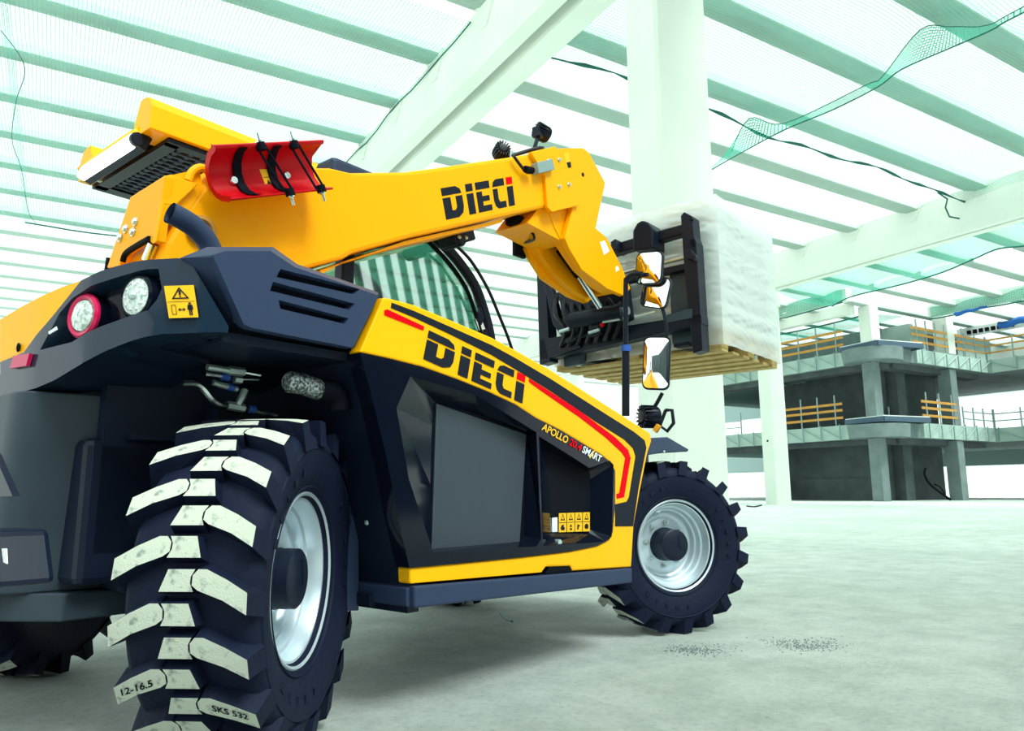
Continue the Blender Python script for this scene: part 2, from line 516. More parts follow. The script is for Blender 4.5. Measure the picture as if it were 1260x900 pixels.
def beam(x0, x1, y0, y1, zb, zt, label, groove=True):
    """roof beam along Y' ; lower flange with a dark groove between two lips"""
    w = x1 - x0; g = x0 + w * 0.42
    b = MB()
    if groove:
        b.prism([(x0, zt), (x0, zb), (x0 + w * .30, zb), (x0 + w * .34, zb + .34), (g + w * .10, zb + .34), (g + w * .12, zb), (x1, zb), (x1, zt - .2), (x1 - .08, zt)], 1, y0, y1)
    else:
        b.box2((x0, y0, zb), (x1, y1, zt))
    o = b.build('roof_beam', M['concrete_white'], smooth=0)
    # short tapering haunches under each rib end
    for y in RIBS:
        if y0 + .6 < y < y1 - .6:
            h = MB().prism([(y - .46, zt + .02), (y + .46, zt + .02), (y + .16, zt - .62), (y - .05, zt - .62)], 0, x0 - .05, x0 + .03,
                           polyb=[(y - .46, zt + .02), (y + .46, zt + .02), (y + .16, zt - .62), (y - .05, zt - .62)])
            h.build('rib_haunch', M['concrete_white'], o, smooth=0)
    return struct(hall(o), label)
beam(7.33, 8.50, -9, 39, 10.0, 11.45, 'wide pale concrete roof beam running over the yellow boom')
beam(27.92, 28.70, -9, 55, 10.02, 11.62, 'pale concrete roof beam resting on the far white column')
beam(36.35, 36.85, 24.6, 56, 10.95, 11.6, 'roof beam behind the far column, draped in green net', False)
beam(39.2, 39.7, 26.4, 56, 10.9, 11.55, 'bare pale roof beam above the unfinished building', False)
beam(44.9, 45.4, 10, 25.0, 11.1, 11.8, 'roof beam at far right, hung with green net', False)
beam(61.5, 62.0, -9, 60, 10.6, 11.9, 'farthest pale roof beam', False)

def column(x, y, z1, sx, sy, label, m='concrete_white'):
    b = MB()
    c = .05
    b.prism([(-sx / 2 + c, -sy / 2), (sx / 2 - c, -sy / 2), (sx / 2, -sy / 2 + c), (sx / 2, sy / 2 - c), (sx / 2 - c, sy / 2), (-sx / 2 + c, sy / 2), (-sx / 2, sy / 2 - c), (-sx / 2, -sy / 2 + c)], 2, 0, z1)
    o = b.build('column', M[m], smooth=0)
    hall(o)
    ca, sa = math.cos(HALL_ROT), math.sin(HALL_ROT)
    o.location = (x * ca - y * sa, x * sa + y * ca, 0)
    return struct(o, label)
column(7.93, 8.22, 10.02, 1.12, .74, 'thick white concrete column right behind the raised pallet')
fc = column(28.45, 23.5, 10.05, 1.0, .70, 'slimmer white concrete column standing beyond the pallet')
hd = MB().prism([(-.5, 9.3), (.5, 9.3), (.55, 9.6), (.55, 10.02), (-.55, 10.02), (-.55, 9.6)], 1, -.42, .42)
hd.build('capital', M['concrete_white'], fc, smooth=0)
MB().rod((-.505, -.02, 2.9), (-.53, -.02, 2.9), .045).build('anchor_bolt', M['black'], fc)
column(7.93, 23.8, 10.02, 1.1, .74, 'white concrete column hidden behind the machine')
column(28.45, 39.2, 10.05, 1.0, .74, 'white concrete column behind the fork carriage')

# wall sheeting far behind
def sheeting(name, x0, x1, y, z0, z1, m, axis):
    n = max(2, int((x1 - x0) / .5)); v = []
    b = MB()
    for i in range(n + 1):
        x = x0 + (x1 - x0) * i / n
        d = .06 if i % 2 else -.06
        for z in (z0, z1): v.append((x, y + d, z) if axis == 1 else (y + d, x, z))
    b.add(v, [(2 * i, 2 * i + 1, 2 * i + 3, 2 * i + 2) for i in range(n)])
    o = b.build(name, m, smooth=0); return struct(hall(o))
tag(sheeting('wall_back', -30, 40, 64.0, 0, 11.3, M['sheeting'], 1), 'white translucent ribbed sheeting closing the left end of the hall')
tag(sheeting('wall_right', -10, 64, 62.6, 0, 2.5, M['sheeting'], 0), 'white translucent ribbed sheeting at far right, ground floor')
tag(sheeting('wall_right', -10, 64, 62.6, 5.0, 8.1, M['sheeting'], 0), 'white translucent ribbed sheeting at far right, upper floor')
b = MB().box2((62.5, -10, 2.5), (62.8, 64, 5.0)).box2((62.5, -10, 8.1), (62.8, 64, 10.0))
tag(hall(b.build('trim_1', M['galv'], smooth=0)), 'grey bands between the white sheeting at far right', kind='structure')

# unseen wall added behind and right of the photographer to darken reflections
b = MB().box2((-40, -9.6, 0), (32, -9.3, 5.2))
for k in range(12): b.box2((-40 + 6 * k, -9.3, 0), (-39.4 + 6 * k, -9.05, 5.2))
wn = struct(hall(b.build('reflection_wall', M['concrete_dark'], smooth=0)), 'shade-toned raw concrete wall, unseen, added behind the photographer for dark reflections')

for k in range(22):                     # unseen slanted props, added for the stripes reflected in the cab glass
    MB().rod((8 + 1.35 * k, -9.45, 5.2), (8 + 1.35 * k - 3.0, -9.45, 11.4), .16, 8).build('reflection_prop', M['concrete_dark'], wn)

# ------------------------------------------------------------ safety nets under the roof
def net(name, fn, nu, nv, m, label, su, sv, edge=None, group=None):
    b = MB().grid(fn, nu, nv)
    me = bpy.data.meshes.new(name); me.from_pydata(b.v, [], b.f); me.materials.append(M[m])
    ul = me.uv_layers.new(name='UVMap')
    uv = {}
    for i in range(nu + 1):
        for j in range(nv + 1): uv[i * (nv + 1) + j] = (i / nu * su, j / nv * sv)
    for lp in me.loops: ul.data[lp.index].uv = uv[lp.vertex_index]
    me.polygons.foreach_set('use_smooth', [True] * len(me.polygons))
    o = bpy.data.objects.new(name, me); COL.objects.link(o); hall(o)
    tag(o, label, 'net', group)
    if edge:
        for e in edge:
            MB().tube(e[0], e[1], 5).build('edge_rope', M['rope'], o)
    return o
def sag(u, v, a): return -a * math.sin(math.pi * u) * math.sin(math.pi * v)
rnd = random.Random(3)
ph = [rnd.uniform(0, 6) for _ in range(8)]
def wob(x, y): return .05 * math.sin(x * 1.7 + ph[0]) * math.sin(y * 1.3 + ph[1]) + .04 * math.sin(x * .6 + y * 2.1 + ph[2])
# left bay: from the wide beam to beyond the left edge, its far edge at Y' = 34
def f1(u, v):
    x = -1.9 + u * 9.15; y = 13.75 + v * 20.3
    return (x, y, 11.24 + wob(x, y) + .05 * math.sin(math.pi * u))
net('safety_net', f1, 24, 40, 'net', 'green net under the left roof bay, above the machine cab', 9.15, 20.3,
    [([f1(i / 12, 1) for i in range(13)], .03), ([f1(1, i / 24) for i in range(25)], .018)])
def f1b(u, v):
    x = -12.4 + u * 10.7; y = 9.0 + v * 25.0
    return (x, y, 11.2 + wob(x, y))
net('safety_net', f1b, 16, 24, 'net', 'green net at the left edge overlapping the neighbouring net', 10.7, 25.0,
    [([tuple(p) for p in dense([(-1.93, 19.3, 11.1), (-1.5, 20.6, 11.0), (-1.75, 22.6, 10.95), (-1.95, 25.4, 11.0), (-1.8, 27.8, 11.05), (-1.72, 31.9, 11.05), (-1.5, 34, 11.2)], 6)], .010)])
# second bay, near part: edge at Y' = 13.8, seam with gussets at X' = 17.3
def f2(u, v):
    x = 8.55 + u * 19.3; y = -6 + v * 19.75
    d = .22 * math.exp(-((x - 17.3) / 1.2) ** 2)
    e = .10 * abs(math.sin(x * .55)) * (v ** 6)
    return (x, y, 11.22 + wob(x, y) - d - e)
edge2 = [f2(i / 40, 1) for i in range(41)]
net('safety_net', f2, 48, 40, 'net', 'wide green net under the roof right of the thick column', 19.3, 19.75,
    [(edge2, [.035 + .02 * math.sin(i * 1.9) for i in range(41)]),
     ([(26.2, 13.8, 11.15), (26.6, 13.7, 10.95), (26.7, 13.85, 10.7), (27.2, 14.0, 10.5), (27.85, 14.0, 10.55)], .03)])
seam_lo = [(17.314, 16.610), (17.145, 14.961), (17.056, 13.061), (17.246, 11.608), (17.216, 10.282), (16.966, 9.475), (17.084, 8.413), (17.193, 7.513), (17.126, 6.814)]
seam_up = [(17.036, 15.016), (15.868, 13.279), (16.952, 12.966), (17.089, 10.526), (17.092, 10.078), (16.004, 8.444), (16.489, 8.016), (17.141, 7.560), (17.130, 6.801)]
sl = dense([(p[0], p[1], 10.85) for p in seam_lo] + [(17.3, 3.0, 10.9), (17.4, -1.0, 10.9), (17.3, -6.0, 10.95)], 5)
su = dense([(p[0], p[1], 10.98) for p in seam_up] + [(17.1, 3.2, 10.98), (16.6, -1.0, 11.0), (17.1, -6.0, 10.98)], 5)
def fs(u, v):
    i = int(round(u * (len(sl) - 1))); return tuple(sl[i].lerp(su[i], v))
net('net_gusset', fs, len(sl) - 1, 4, 'net_dense', 'twisted green net strip with gussets crossing the ribs at upper right', 12, 1.0,
    [([tuple(p) for p in sl], .018), ([tuple(p) for p in su], .012)])
# third bay: net hanging low behind the right-hand beam
c3 = [(33.071, 21.851), (33.369, 19.644), (33.034, 17.547), (32.201, 15.723), (31.720, 14.530)]
c3 = dense([(36.2, 25.4, 10.75), (c3[0][0] + .6, c3[0][1] + .6, 10.3)] + [(p[0], p[1], 10.2) for p in c3[1:]] + [(32.9, 13.6, 10.35), (33.6, 10.5, 10.6)], 5)
def f3(u, v):
    p = c3[int(round(u * (len(c3) - 1)))]
    q = Vector((28.75, p.y - .8, 11.1))
    s = p.lerp(q, v); s.z -= .35 * math.sin(math.pi * v)
    return tuple(s)
net('safety_net', f3, len(c3) - 1, 8, 'net_dense', 'sagging bright green net strip behind the right-hand beam', 14, 4, [([tuple(p) for p in c3], .035)])
def drape(x, y0, y1, z0, z1, label):
    def fd(u, v):
        y = y0 + u * (y1 - y0)
        return (x - .06 - .05 * math.sin(u * 31) * (1 - v) - .02, y, z0 + v * (z1 - z0) - .08 * abs(math.sin(u * 12)) * (1 - v))
    net('net_drape', fd, 40, 5, 'net_dense', label, abs(y1 - y0), (z1 - z0), [([fd(i / 40, 0) for i in range(41)], .04)])
drape(36.35, 24.8, 50, 10.85, 11.62, 'green net draped over the beam behind the far column')
drape(44.9, 10.5, 24.8, 10.95, 11.8, 'green net draped over the beam at far right')
def f4(u, v):
    y = 26 + u * 24; return (40.6 + v * 3.5, y, 10.98 - .1 * math.sin(u * 9) + v * .25)
net('safety_net', f4, 24, 3, 'net_dense', 'green net edge above the timber guardrail of the upper floor', 24, 3, [([f4(i / 24, 0) for i in range(25)], .05)])
tp = MB()
tp.grid(lambda u, v: (44.6 - .25 * math.sin(v * 3), 23.2 - 1.9 * u, 10.98 - .28 * v * (1 - .6 * u) - .03 * math.sin(u * 14)), 16, 3)
tag(hall(tp.build('tarpaulin', M['tarp'])), 'long blue tarpaulin rolled along the green net at far right', 'tarpaulin')
b = MB(); b.grid(lambda u, v: (51.1 - .2 * math.sin(v * 3), 24.0 - 3.0 * u, 11.3 - .45 * v - .08 * math.sin(u * 11)), 12, 3)
tag(hall(b.build('tarpaulin', M['tarp'])), 'short blue tarpaulin hanging over the lintel at far right', 'tarpaulin')

# ------------------------------------------------------------ unfinished concrete building inside the hall
bld = tag(hall(empty('concrete_building')), 'unfinished grey concrete building with two open floors at right', 'building')
def part(name, m, *boxes, bevel=0):
    b = MB()
    for lo, hi in boxes: b.box2(lo, hi)
    return b.build(name, M[m], bld, smooth=0, bevel=bevel)
YR = 24.8          # right-hand face
for zb, zt in ((3.62, 4.48), (8.05, 8.88)):
    part('floor_slab', 'concrete', ((40.3, YR + .2, zb), (62, 46, zt - .04)), ((51.2, 12, zb), (62, YR + .3, zt - .04)))
    part('slab_edge', 'slab_edge', ((40.12, 27.2, zb), (40.3, 46, zt)))
    part('slab_edge', 'slab_edge', ((43.0, YR + .02, zb), (51.0, YR + .2, zt)))
    part('slab_edge', 'slab_edge', ((51.0, 12, zb), (51.2, YR + .1, zt)))
    # ring of beams under the slab
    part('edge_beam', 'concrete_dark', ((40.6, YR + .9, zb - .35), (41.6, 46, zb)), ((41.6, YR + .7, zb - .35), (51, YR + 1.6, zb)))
    # corrugated soffit
    b = MB()
    for k in range(26):
        b.prism([(33.2 + k * .5, zb - .16), (33.4 + k * .5, zb - .02), (33.0 + k * .5, zb - .02)], 0, 41.7, 55)
    tag(b.build('ribbed_soffit', M['galv'], bld, smooth=0), kind='stuff')
# pillars
part('pillar', 'concrete', ((39.95, 25.72, 0), (40.65, 26.42, 3.58)), ((39.95, 25.72, 4.5), (40.65, 26.42, 8.02)), ((40.2, 25.75, 8.9), (40.9, 26.35, 11.4)), bevel=.03)
part('pillar', 'concrete', ((46.6, 24.95, 0), (47.3, 25.75, 3.58)), ((46.6, 24.95, 4.5), (47.3, 25.75, 8.0)), ((46.8, 24.95, 8.9), (47.4, 25.75, 11.3)), bevel=.03)
part('pillar', 'concrete', ((40.6, 33.2, 0), (41.4, 34.0, 8.0)))
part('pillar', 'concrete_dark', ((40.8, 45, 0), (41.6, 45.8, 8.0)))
# white upper faces of the roof posts
part('roof_post', 'concrete_white', ((40.1, 25.7, 8.95), (40.92, 26.45, 11.4)), bevel=.02)
part('roof_post', 'concrete_white', ((46.7, 24.9, 8.95), (47.45, 25.8, 11.3)), bevel=.02)
# capitals (round drop heads under the landings)
for zb in (3.62, 8.05):
    b = MB()
    poly = [(40.6 + 1.68 * math.cos(a), 26.1 + 1.68 * math.sin(a)) for a in [math.pi * 2 * i / 20 for i in range(20)]]
    small = [(40.6 + 1.6 * math.cos(a), 26.1 + 1.6 * math.sin(a)) for a in [math.pi * 2 * i / 20 for i in range(20)]]
    b.prism(small, 2, zb - .03, zb + .72, polyb=poly)
    b.build('drop_head', M['concrete'], bld, smooth=40)
# walls
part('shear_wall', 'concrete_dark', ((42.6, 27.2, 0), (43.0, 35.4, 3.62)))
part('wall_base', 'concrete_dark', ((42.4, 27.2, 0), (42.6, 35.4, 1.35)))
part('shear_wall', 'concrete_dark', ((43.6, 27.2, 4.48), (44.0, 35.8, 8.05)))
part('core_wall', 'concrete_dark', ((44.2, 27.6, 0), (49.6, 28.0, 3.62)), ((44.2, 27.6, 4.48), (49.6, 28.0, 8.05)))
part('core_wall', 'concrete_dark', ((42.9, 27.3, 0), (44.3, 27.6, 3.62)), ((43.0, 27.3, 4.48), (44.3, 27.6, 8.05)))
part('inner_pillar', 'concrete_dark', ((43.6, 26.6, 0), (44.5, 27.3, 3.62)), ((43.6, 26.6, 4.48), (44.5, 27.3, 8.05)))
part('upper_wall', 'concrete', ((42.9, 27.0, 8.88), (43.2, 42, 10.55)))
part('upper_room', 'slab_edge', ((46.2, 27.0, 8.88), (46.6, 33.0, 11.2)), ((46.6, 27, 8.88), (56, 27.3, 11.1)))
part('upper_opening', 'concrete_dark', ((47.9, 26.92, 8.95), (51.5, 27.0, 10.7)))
part('wall_panel', 'white_board', ((51.6, 12, 8.9), (51.8, 22.4, 9.3)), ((51.6, 12, 10.8), (51.8, 26.9, 11.36)))
b = MB()
for k in range(8): b.box2((51.5, 26.2 - .38 * k, 10.9), (51.62, 25.97 - .38 * k, 11.15))
tag(b.build('vent_opening', M['black'], bld, smooth=0), kind='stuff')
# braces on the slab edges: posts and diagonals
def brace_row(p0, p1, n, zb, zt, flip, out):
    p0, p1 = Vector((*p0, 0)), Vector((*p1, 0)); o = Vector((*out, 0)) * .14
    for i in range(n + 1):
        t = i / n; p = p0.lerp(p1, t) + o
        MB().box((p.x, p.y, (zb + zt) / 2), (.06, .06, zt - zb + .1)).build('brace_post', M['galv'], bld, smooth=0)
        if i < n:
            q = p0.lerp(p1, (i + 1) / n) + o
            a, c = (p, q) if not flip else (q, p)
            MB().rod((a.x, a.y, zb + .05), (c.x, c.y, zt - .05), .035, 6).build('brace_diagonal', M['galv'], bld, smooth=0)
for zb, zt in ((3.62, 4.48), (8.05, 8.88)):
    brace_row((40.12, 28.2), (40.12, 40.0), 9, zb, zt, False, (-1, 0))
    brace_row((43.3, YR), (51, YR), 6, zb, zt, False, (0, -1))
    brace_row((51.0, YR), (51.0, 18), 4, zb, zt, True, (-1, 0))

def landing(z, label):
    r = tag(hall(empty('loading_landing')), label, 'landing', 'steel landings on the concrete building')
    plan = [(39.6, 27.5), (39.3, 24.9), (42.6, 24.2), (43.0, 25.6), (40.6, 27.9)]
    MB().prism(plan, 2, z + .30, z + .36).build('deck_plate', M['white_board'], r, smooth=0)
    for a, c in zip(plan[:3], plan[1:4]):
        a2, c2 = Vector((*a, z + .15)), Vector((*c, z + .15)); d = c2 - a2
        MB().box((a2 + c2) / 2, (d.length, .16, .30), Matrix.Rotation(math.atan2(d.y, d.x), 3, 'Z')).build('channel_beam', M['steel_blue'], r, smooth=0, bevel=.02)
        for k in range(1, 4):
            p = a2.lerp(c2, k / 4); nrm = Vector((d.y, -d.x, 0)).normalized()
            MB().box(p + nrm * -.1, (.05, .05, .26)).build('stiffener', M['steel_blue'], r, smooth=0)
    MB().prism([(p[0] * .9 + 41 * .1, p[1] * .9 + 26.2 * .1) for p in plan], 2, z + .08, z + .2).build('underframe', M['steel_blue'], r, smooth=0)
    return r
landing(4.42, 'blue-grey steel landing on the lower floor in front of the concrete pillar')
landing(8.75, 'blue-grey steel landing on the upper floor in front of the concrete pillar')

def guardrail(p0, p1, n, z, label, boards=3, bm='timber', ph=1.9, bh=.15, overhang=.5):
    r = tag(hall(empty('guardrail')), label, 'guardrail', 'guardrails on the concrete building')
    p0, p1 = Vector((*p0, z)), Vector((*p1, z)); d = (p1 - p0).normalized()
    for i in range(n + 1):
        p = p0.lerp(p1, i / n)
        MB().rod(p, p + Vector((0, 0, ph)), .045, 8).build('post', M['galv'], r)
    for k in range(boards):
        h = z + .50 + .42 * k
        a, c = p0 - d * overhang, p1 + d * overhang
        q = (a + c) / 2; q.z = h + .03 * (k % 2)
        MB().box(q, ((c - a).length, .05, bh), Matrix.Rotation(math.atan2(d.y, d.x), 3, 'Z')).build('board', M[bm], r, smooth=0)
    return r
guardrail((40.25, 28.6), (40.25, 33.5), 4, 4.45, 'orange timber guardrail on the lower floor left of the pillar')
guardrail((43.7, 24.95), (46.4, 24.95), 2, 4.45, 'orange timber guardrail on the lower floor right of the pillar')
guardrail((47.6, 24.95), (51.1, 24.95), 3, 4.45, 'thin rail on the lower floor behind the second pillar', 2, 'galv', 1.25, .06, 0)
guardrail((51.1, 24.9), (51.1, 17), 5, 4.45, 'thin rail on the lower floor at the right edge', 2, 'galv', 1.25, .06, 0)
guardrail((42.0, 27.0), (44.5, 27.1), 2, 4.45, 'timber rail in the shade behind the pillar on the lower floor', 1, 'timber', 1.2, .1, .2)
guardrail((40.25, 28.2), (40.25, 35), 5, 8.86, 'orange timber guardrail on the upper floor left of the pillar')
guardrail((43.4, 24.95), (48.4, 24.95), 5, 8.86, 'orange timber guardrail on the upper floor right of the pillar')
guardrail((48.6, 24.95), (51.1, 24.95), 2, 8.86, 'timber guardrail on the upper floor by the far corner', 3, 'timber', 1.6, .1, 0)
guardrail((51.1, 24.9), (51.1, 17), 5, 8.86, 'timber guardrail on the upper floor at the right edge', 3, 'timber', 1.5, .1, 0)
guardrail((40.25, 36.0), (40.25, 44), 5, 4.45, 'thin rail on the lower floor between the two white columns', 2, 'galv', 1.5, .06, 0)
# bent steel and hoses in the dark bay
for i, (pts, r_, lab) in enumerate([
    ([(45.2, 24.9, 0.03), (44.5, 25.6, .9), (44.3, 25.8, 1.5), (44.6, 25.9, 1.9)], .07, 'dark post leaning in the shaded bay'),
    ([(46.1, 25.6, 0.05), (45.8, 25.6, .45), (45.4, 25.6, .8), (44.9, 25.6, .95)], .05, 'dark bent pipe lying in the shaded bay')]):
    tag(hall(MB().tube(dense(pts, 4), r_, 6).build('bent_pipe', M['black'])), lab, 'pipe')

# ------------------------------------------------------------ telehandler (X forward, Y left, origin on the floor below the rear axle)
TH = tag(empty('telehandler', (-1.233, 2.447, 0), R(50.5)), 'yellow and dark grey telehandler raising a wrapped pallet, seen from its right rear', 'telehandler')

# --- wheels
RW = 0.428
def lug_mesh(side):
    """one tread bar: long pad with a rounded inner end and a short trapezoid block beside it"""
    pad = [(.152, -.071), (.152, -.025), (.106, .002), (.060, .0235), (.041, .0235), (.030, .011), (.030, -.010), (.044, -.0205), (.100, -.041)]
    trap = [(.034, .0235), (-.026, .0235), (-.042, -.023), (.034, -.023), (.026, -.006), (.026, .008)]
    b = MB()
    def P(u, s, r):
        an = math.pi - s / RW
        return (r * math.cos(an), u * side, r * math.sin(an))
    for poly in (pad, trap):
        n = len(poly)
        cu = sum(p[0] for p in poly) / n; cs = sum(p[1] for p in poly) / n
        top = [P(u, s, RW - .0025 * (abs(u) / .15) ** 2) for u, s in poly]
        base = []
        for u, s in poly:
            u2, s2 = cu + (u - cu) * (1.0 if (u > 0) == (poly is trap) or .0 < u < .05 else 1.12), cs + (s - cs) * 1.4
            r = RW - .042
            if u > .14: u2, r = .163, RW - .075
            base.append(P(u2, s2, r))
        tri = tessellate_polygon([[Vector((p[0], p[1], 0)) for p in poly]])
        b.add(top + base, [tuple(t) for t in tri], 1)
        o = len(b.v) - 2 * n
        b.f += [(o + i, o + (i + 1) % n, o + n + (i + 1) % n, o + n + i) for i in range(n)]
        b.mi += [0] * n
    return b.mesh('lug', [M['tyre'], M['tread']], 0)
LUG = {s: lug_mesh(s) for s in (1, -1)}
tyre_prof = [(.208, .100), (.217, .116), (.232, .125), (.262, .138), (.302, .151), (.342, .155), (.361, .152), (.376, .143), (.387, .128), (.392, .08), (.393, .0)]
tyre_prof = tyre_prof + [(r, -u) for r, u in tyre_prof[-2::-1]]
TYRE = MB().lathe(tyre_prof, 72).mesh('tyre', M['tyre'], 50)
# moulded ring and blocks on the sidewall
RINGS = MB().lathe([(.350, -.1535), (.347, -.157), (.343, -.155)], 72).lathe([(.247, -.133), (.244, -.136), (.240, -.130)], 72)
for k in range(30):
    a = 2 * math.pi * k / 30 + .1
    if k % 10 < 5:
        RINGS.box((.300 * math.cos(a), -.1525, .300 * math.sin(a)), (.020, .004, .010 + .006 * (k % 3)), Matrix.Rotation(-a, 3, 'Y'))
RINGS = RINGS.mesh('sidewall_marking', M['tyre'], 40)
rim_prof = [(.219, -.122), (.226, -.127), (.2305, -.123), (.2285, -.115), (.219, -.110), (.207, -.108), (.203, -.098), (.199, -.080), (.196, -.066), (.186, -.062), (.183, -.052), (.181, -.034), (.172, -.030), (.168, -.012), (.160, -.004), (.150, .000), (.128, .000), (.118, -.006), (.060, -.006)]
RIM = MB().lathe(rim_prof, 64)
RIM.lathe([(.204, .10), (.18, .02), (.165, .03)], 48)
RIM.rod((-.10, -.02, .135), (-.125, -.075, .150), .018, 12)
RIM = RIM.mesh('wheel', M['rim'], 40)
HUB = MB().lathe([(.0, -.112), (.072, -.112), (.0785, -.107), (.079, -.060), (.081, -.058), (.0815, -.030), (.084, -.026), (.085, .02)], 40).box((.02, -.113, .02), (.07, .004, .008), Matrix.Rotation(1.1, 3, 'Y')).mesh('hub', M['chassis'], 40)
BOLT = MB().lathe([(0, -.026), (.007, -.026), (.008, -.010), (.013, -.010), (.014, .004)], 6).mesh('wheel_bolt', M['zinc'], 0)
def wheel(x, y, yaw, scale, spin, rings=True):
    w = bpy.data.objects.new('wheel', RIM); COL.objects.link(w); w.parent = TH
    w.location = (x, y, RW * scale); w.rotation_euler = (0, spin, R(yaw)); w.rotation_mode = 'XYZ'; w.scale = (scale,) * 3
    def kid(me, n):
        o = bpy.data.objects.new(n, me); COL.objects.link(o); o.parent = w; return o
    kid(TYRE, 'tyre'); kid(HUB, 'hub'); kid(RINGS, 'sidewall_marking')
    for k in range(8):
        a = 2 * math.pi * k / 8 + .2
        o = kid(BOLT, 'wheel_bolt'); o.location = (.112 * math.cos(a), -.008, .112 * math.sin(a))
    NL = 19
    for k in range(NL):
        for s, off in ((1, 0), (-1, .5)):
            o = kid(LUG[s], 'lug'); o.rotation_euler = (0, 2 * math.pi * (k + off) / NL, 0)
    return w
wr = wheel(0.061, -.659, 35.5, 1.0, .265)
wheel(2.24, -.70, -28.5, .934, .3)
wheel(0.0, .75, 33.5 + 180, 1.0, .2)
wheel(2.24, .70, -28.5 + 180, .934, .1)
# size marks on two bars of the rear right tyre
def lug_text(txt, ang, u0, u1, s0, s1, skew, flip):
    uv, f = text_tris(txt); v = []
    for a, c in uv:
        if flip: a, c = 1 - a, 1 - c
        u = u0 + (u1 - u0) * a; s = s0 + (s1 - s0) * c + skew * (u - u0)
        an = math.pi - s / RW + 0
        v.append(((RW + .0006) * math.cos(an), u, (RW + .0006) * math.sin(an)))
    o = MB().add(v, f).build('lug_lettering', M['black'], wr, smooth=0); o.rotation_euler = (0, ang, 0)
step = 2 * math.pi / 19
lug_text('12-16.5', -2 * step, .135, .06, -.044, -.026, -.35, False)
lug_text('SKS 532', -2.5 * step, -.06, -.135, -.012, .006, .35, False)

# --- chassis underneath
def tp_(name, m, b, bevel=0.0, smooth=35, parent=None): return b.build(name, M[m], parent or TH, smooth=smooth, bevel=bevel)
tp_('main_frame', 'chassis', MB().box2((-.30, -.40, .42), (2.55, .40, .80)), .02, 0)
tp_('front_frame', 'chassis', MB().box2((2.1, -.36, .34), (2.75, .36, .95)), .02, 0)
ax = MB().rod((0, -.60, .42), (0, .60, .42), .075).rod((0, -.60, .42), (.0, -.44, .42), .11)
ax.sphere((-.02, -.50, .42), .10).rod((-.16, -.52, .44), (-.16, .52, .44), .035).rod((-.16, -.44, .44), (-.16, -.30, .44), .052)
tp_('rear_axle', 'chassis', ax)
tp_('steering_link', 'zinc', MB().rod((-.17, -.58, .44), (-.17, -.46, .44), .018))
tp_('front_axle', 'chassis', MB().rod((2.24, -.58, .40), (2.24, .58, .40), .08).sphere((2.24, -.5, .4), .12))
tp_('axle_flange', 'chrome', MB().lathe([(.060, .0), (.066, .004), (.066, .016), (.052, .02)], 32).xf(Matrix.Translation((-.13, -.47, .455))))
# wheel arch: inner wall, roof and front bulkhead
tp_('arch_wall', 'chassis', MB().box2((-.26, -.40, .50), (.34, -.36, 1.06)).box2((-.2, -.43, .80), (.1, -.40, .815)).box2((.02, -.46, .76), (.03, -.40, .90)), smooth=0)
tp_('arch_roof', 'chassis', MB().box2((-.14, -.76, 1.035), (.28, -.3, 1.06)), smooth=0)
tp_('bulkhead', 'chassis', MB().prism([(.262, 1.05), (.475, .42), (.475, .30), (.52, .30), (.52, .42), (.31, 1.05)], 1, -.80, -.30), smooth=0)
tp_('bulkhead_flange', 'plastic', MB().prism([(0.362, 1.001), (0.385, 1.004), (0.420, 0.773), (0.447, 0.569), (0.457, 0.291), (0.394, 0.299), (0.373, 0.670)], 1, -.60, -.56), .004, 0)
bl = [(0.349, -0.660, 0.948), (0.364, -0.660, 0.970), (0.430, -0.660, 0.563), (0.406, -0.660, 0.871)]
for p in bl:
    tp_('bulkhead_bolt', 'zinc', MB().sphere(p, .010, 8, 6))
tp_('step_plate', 'chassis', MB().prism([(0.446, 0.311), (0.650, 0.280), (0.650, 0.314), (0.445, 0.348)], 1, -.66, -.40), smooth=0)

# --- engine cover on the right side
S = -.82
def sx(pts): return [(p[0] + 1, p[1]) for p in pts]
SP = [(-1, S), (3, S)]
yel = [(0.337, 1.235), (0.362, 1.237), (0.463, 1.236), (0.620, 1.217), (0.832, 1.190), (0.958, 1.165), (1.174, 1.117), (1.488, 1.036), (1.935, 0.916), (1.947, 0.880), (1.906, 0.826), (1.829, 0.660), (1.764, 0.508), (1.733, 0.337), (1.302, 0.356), (1.287, 0.375), (1.133, 0.384), (1.108, 0.366), (0.466, 0.387), (0.462, 0.434), (0.656, 0.431), (0.983, 0.428), (1.278, 0.429), (1.474, 0.439), (1.566, 0.460), (1.592, 0.488), (1.617, 0.603), (1.624, 0.738), (1.594, 0.771), (1.521, 0.802), (1.403, 0.837), (1.237, 0.886), (1.084, 0.922), (0.961, 0.963), (0.811, 0.995), (0.649, 1.022), (0.502, 1.042), (0.368, 1.050), (0.253, 1.054)]
cover = curved_plate('engine_cover', SP, sx(yel), [], .05, [M['yellow']], TH, 1)
bv = cover.modifiers.new('bevel', 'BEVEL'); bv.width = .006; bv.segments = 2; bv.limit_method = 'ANGLE'; bv.angle_limit = R(50)
gl = [(0.249, 1.052), (0.363, 1.049), (0.497, 1.041), (0.644, 1.021), (0.805, 0.994), (0.955, 0.962), (1.078, 0.922), (1.230, 0.886), (1.395, 0.837), (1.513, 0.802), (1.586, 0.771), (1.616, 0.738), (1.609, 0.603), (1.584, 0.488), (1.558, 0.460), (1.467, 0.440), (1.271, 0.430), (0.977, 0.429), (0.651, 0.431), (0.470, 0.433), (0.457, 0.434), (0.409, 0.575), (0.356, 0.763), (0.299, 0.925)]
k1 = [(0.447, 1.006), (0.393, 0.904), (0.448, 0.693), (0.554, 0.472), (1.070, 0.460), (1.099, 0.484), (1.077, 0.870), (0.743, 0.977)]
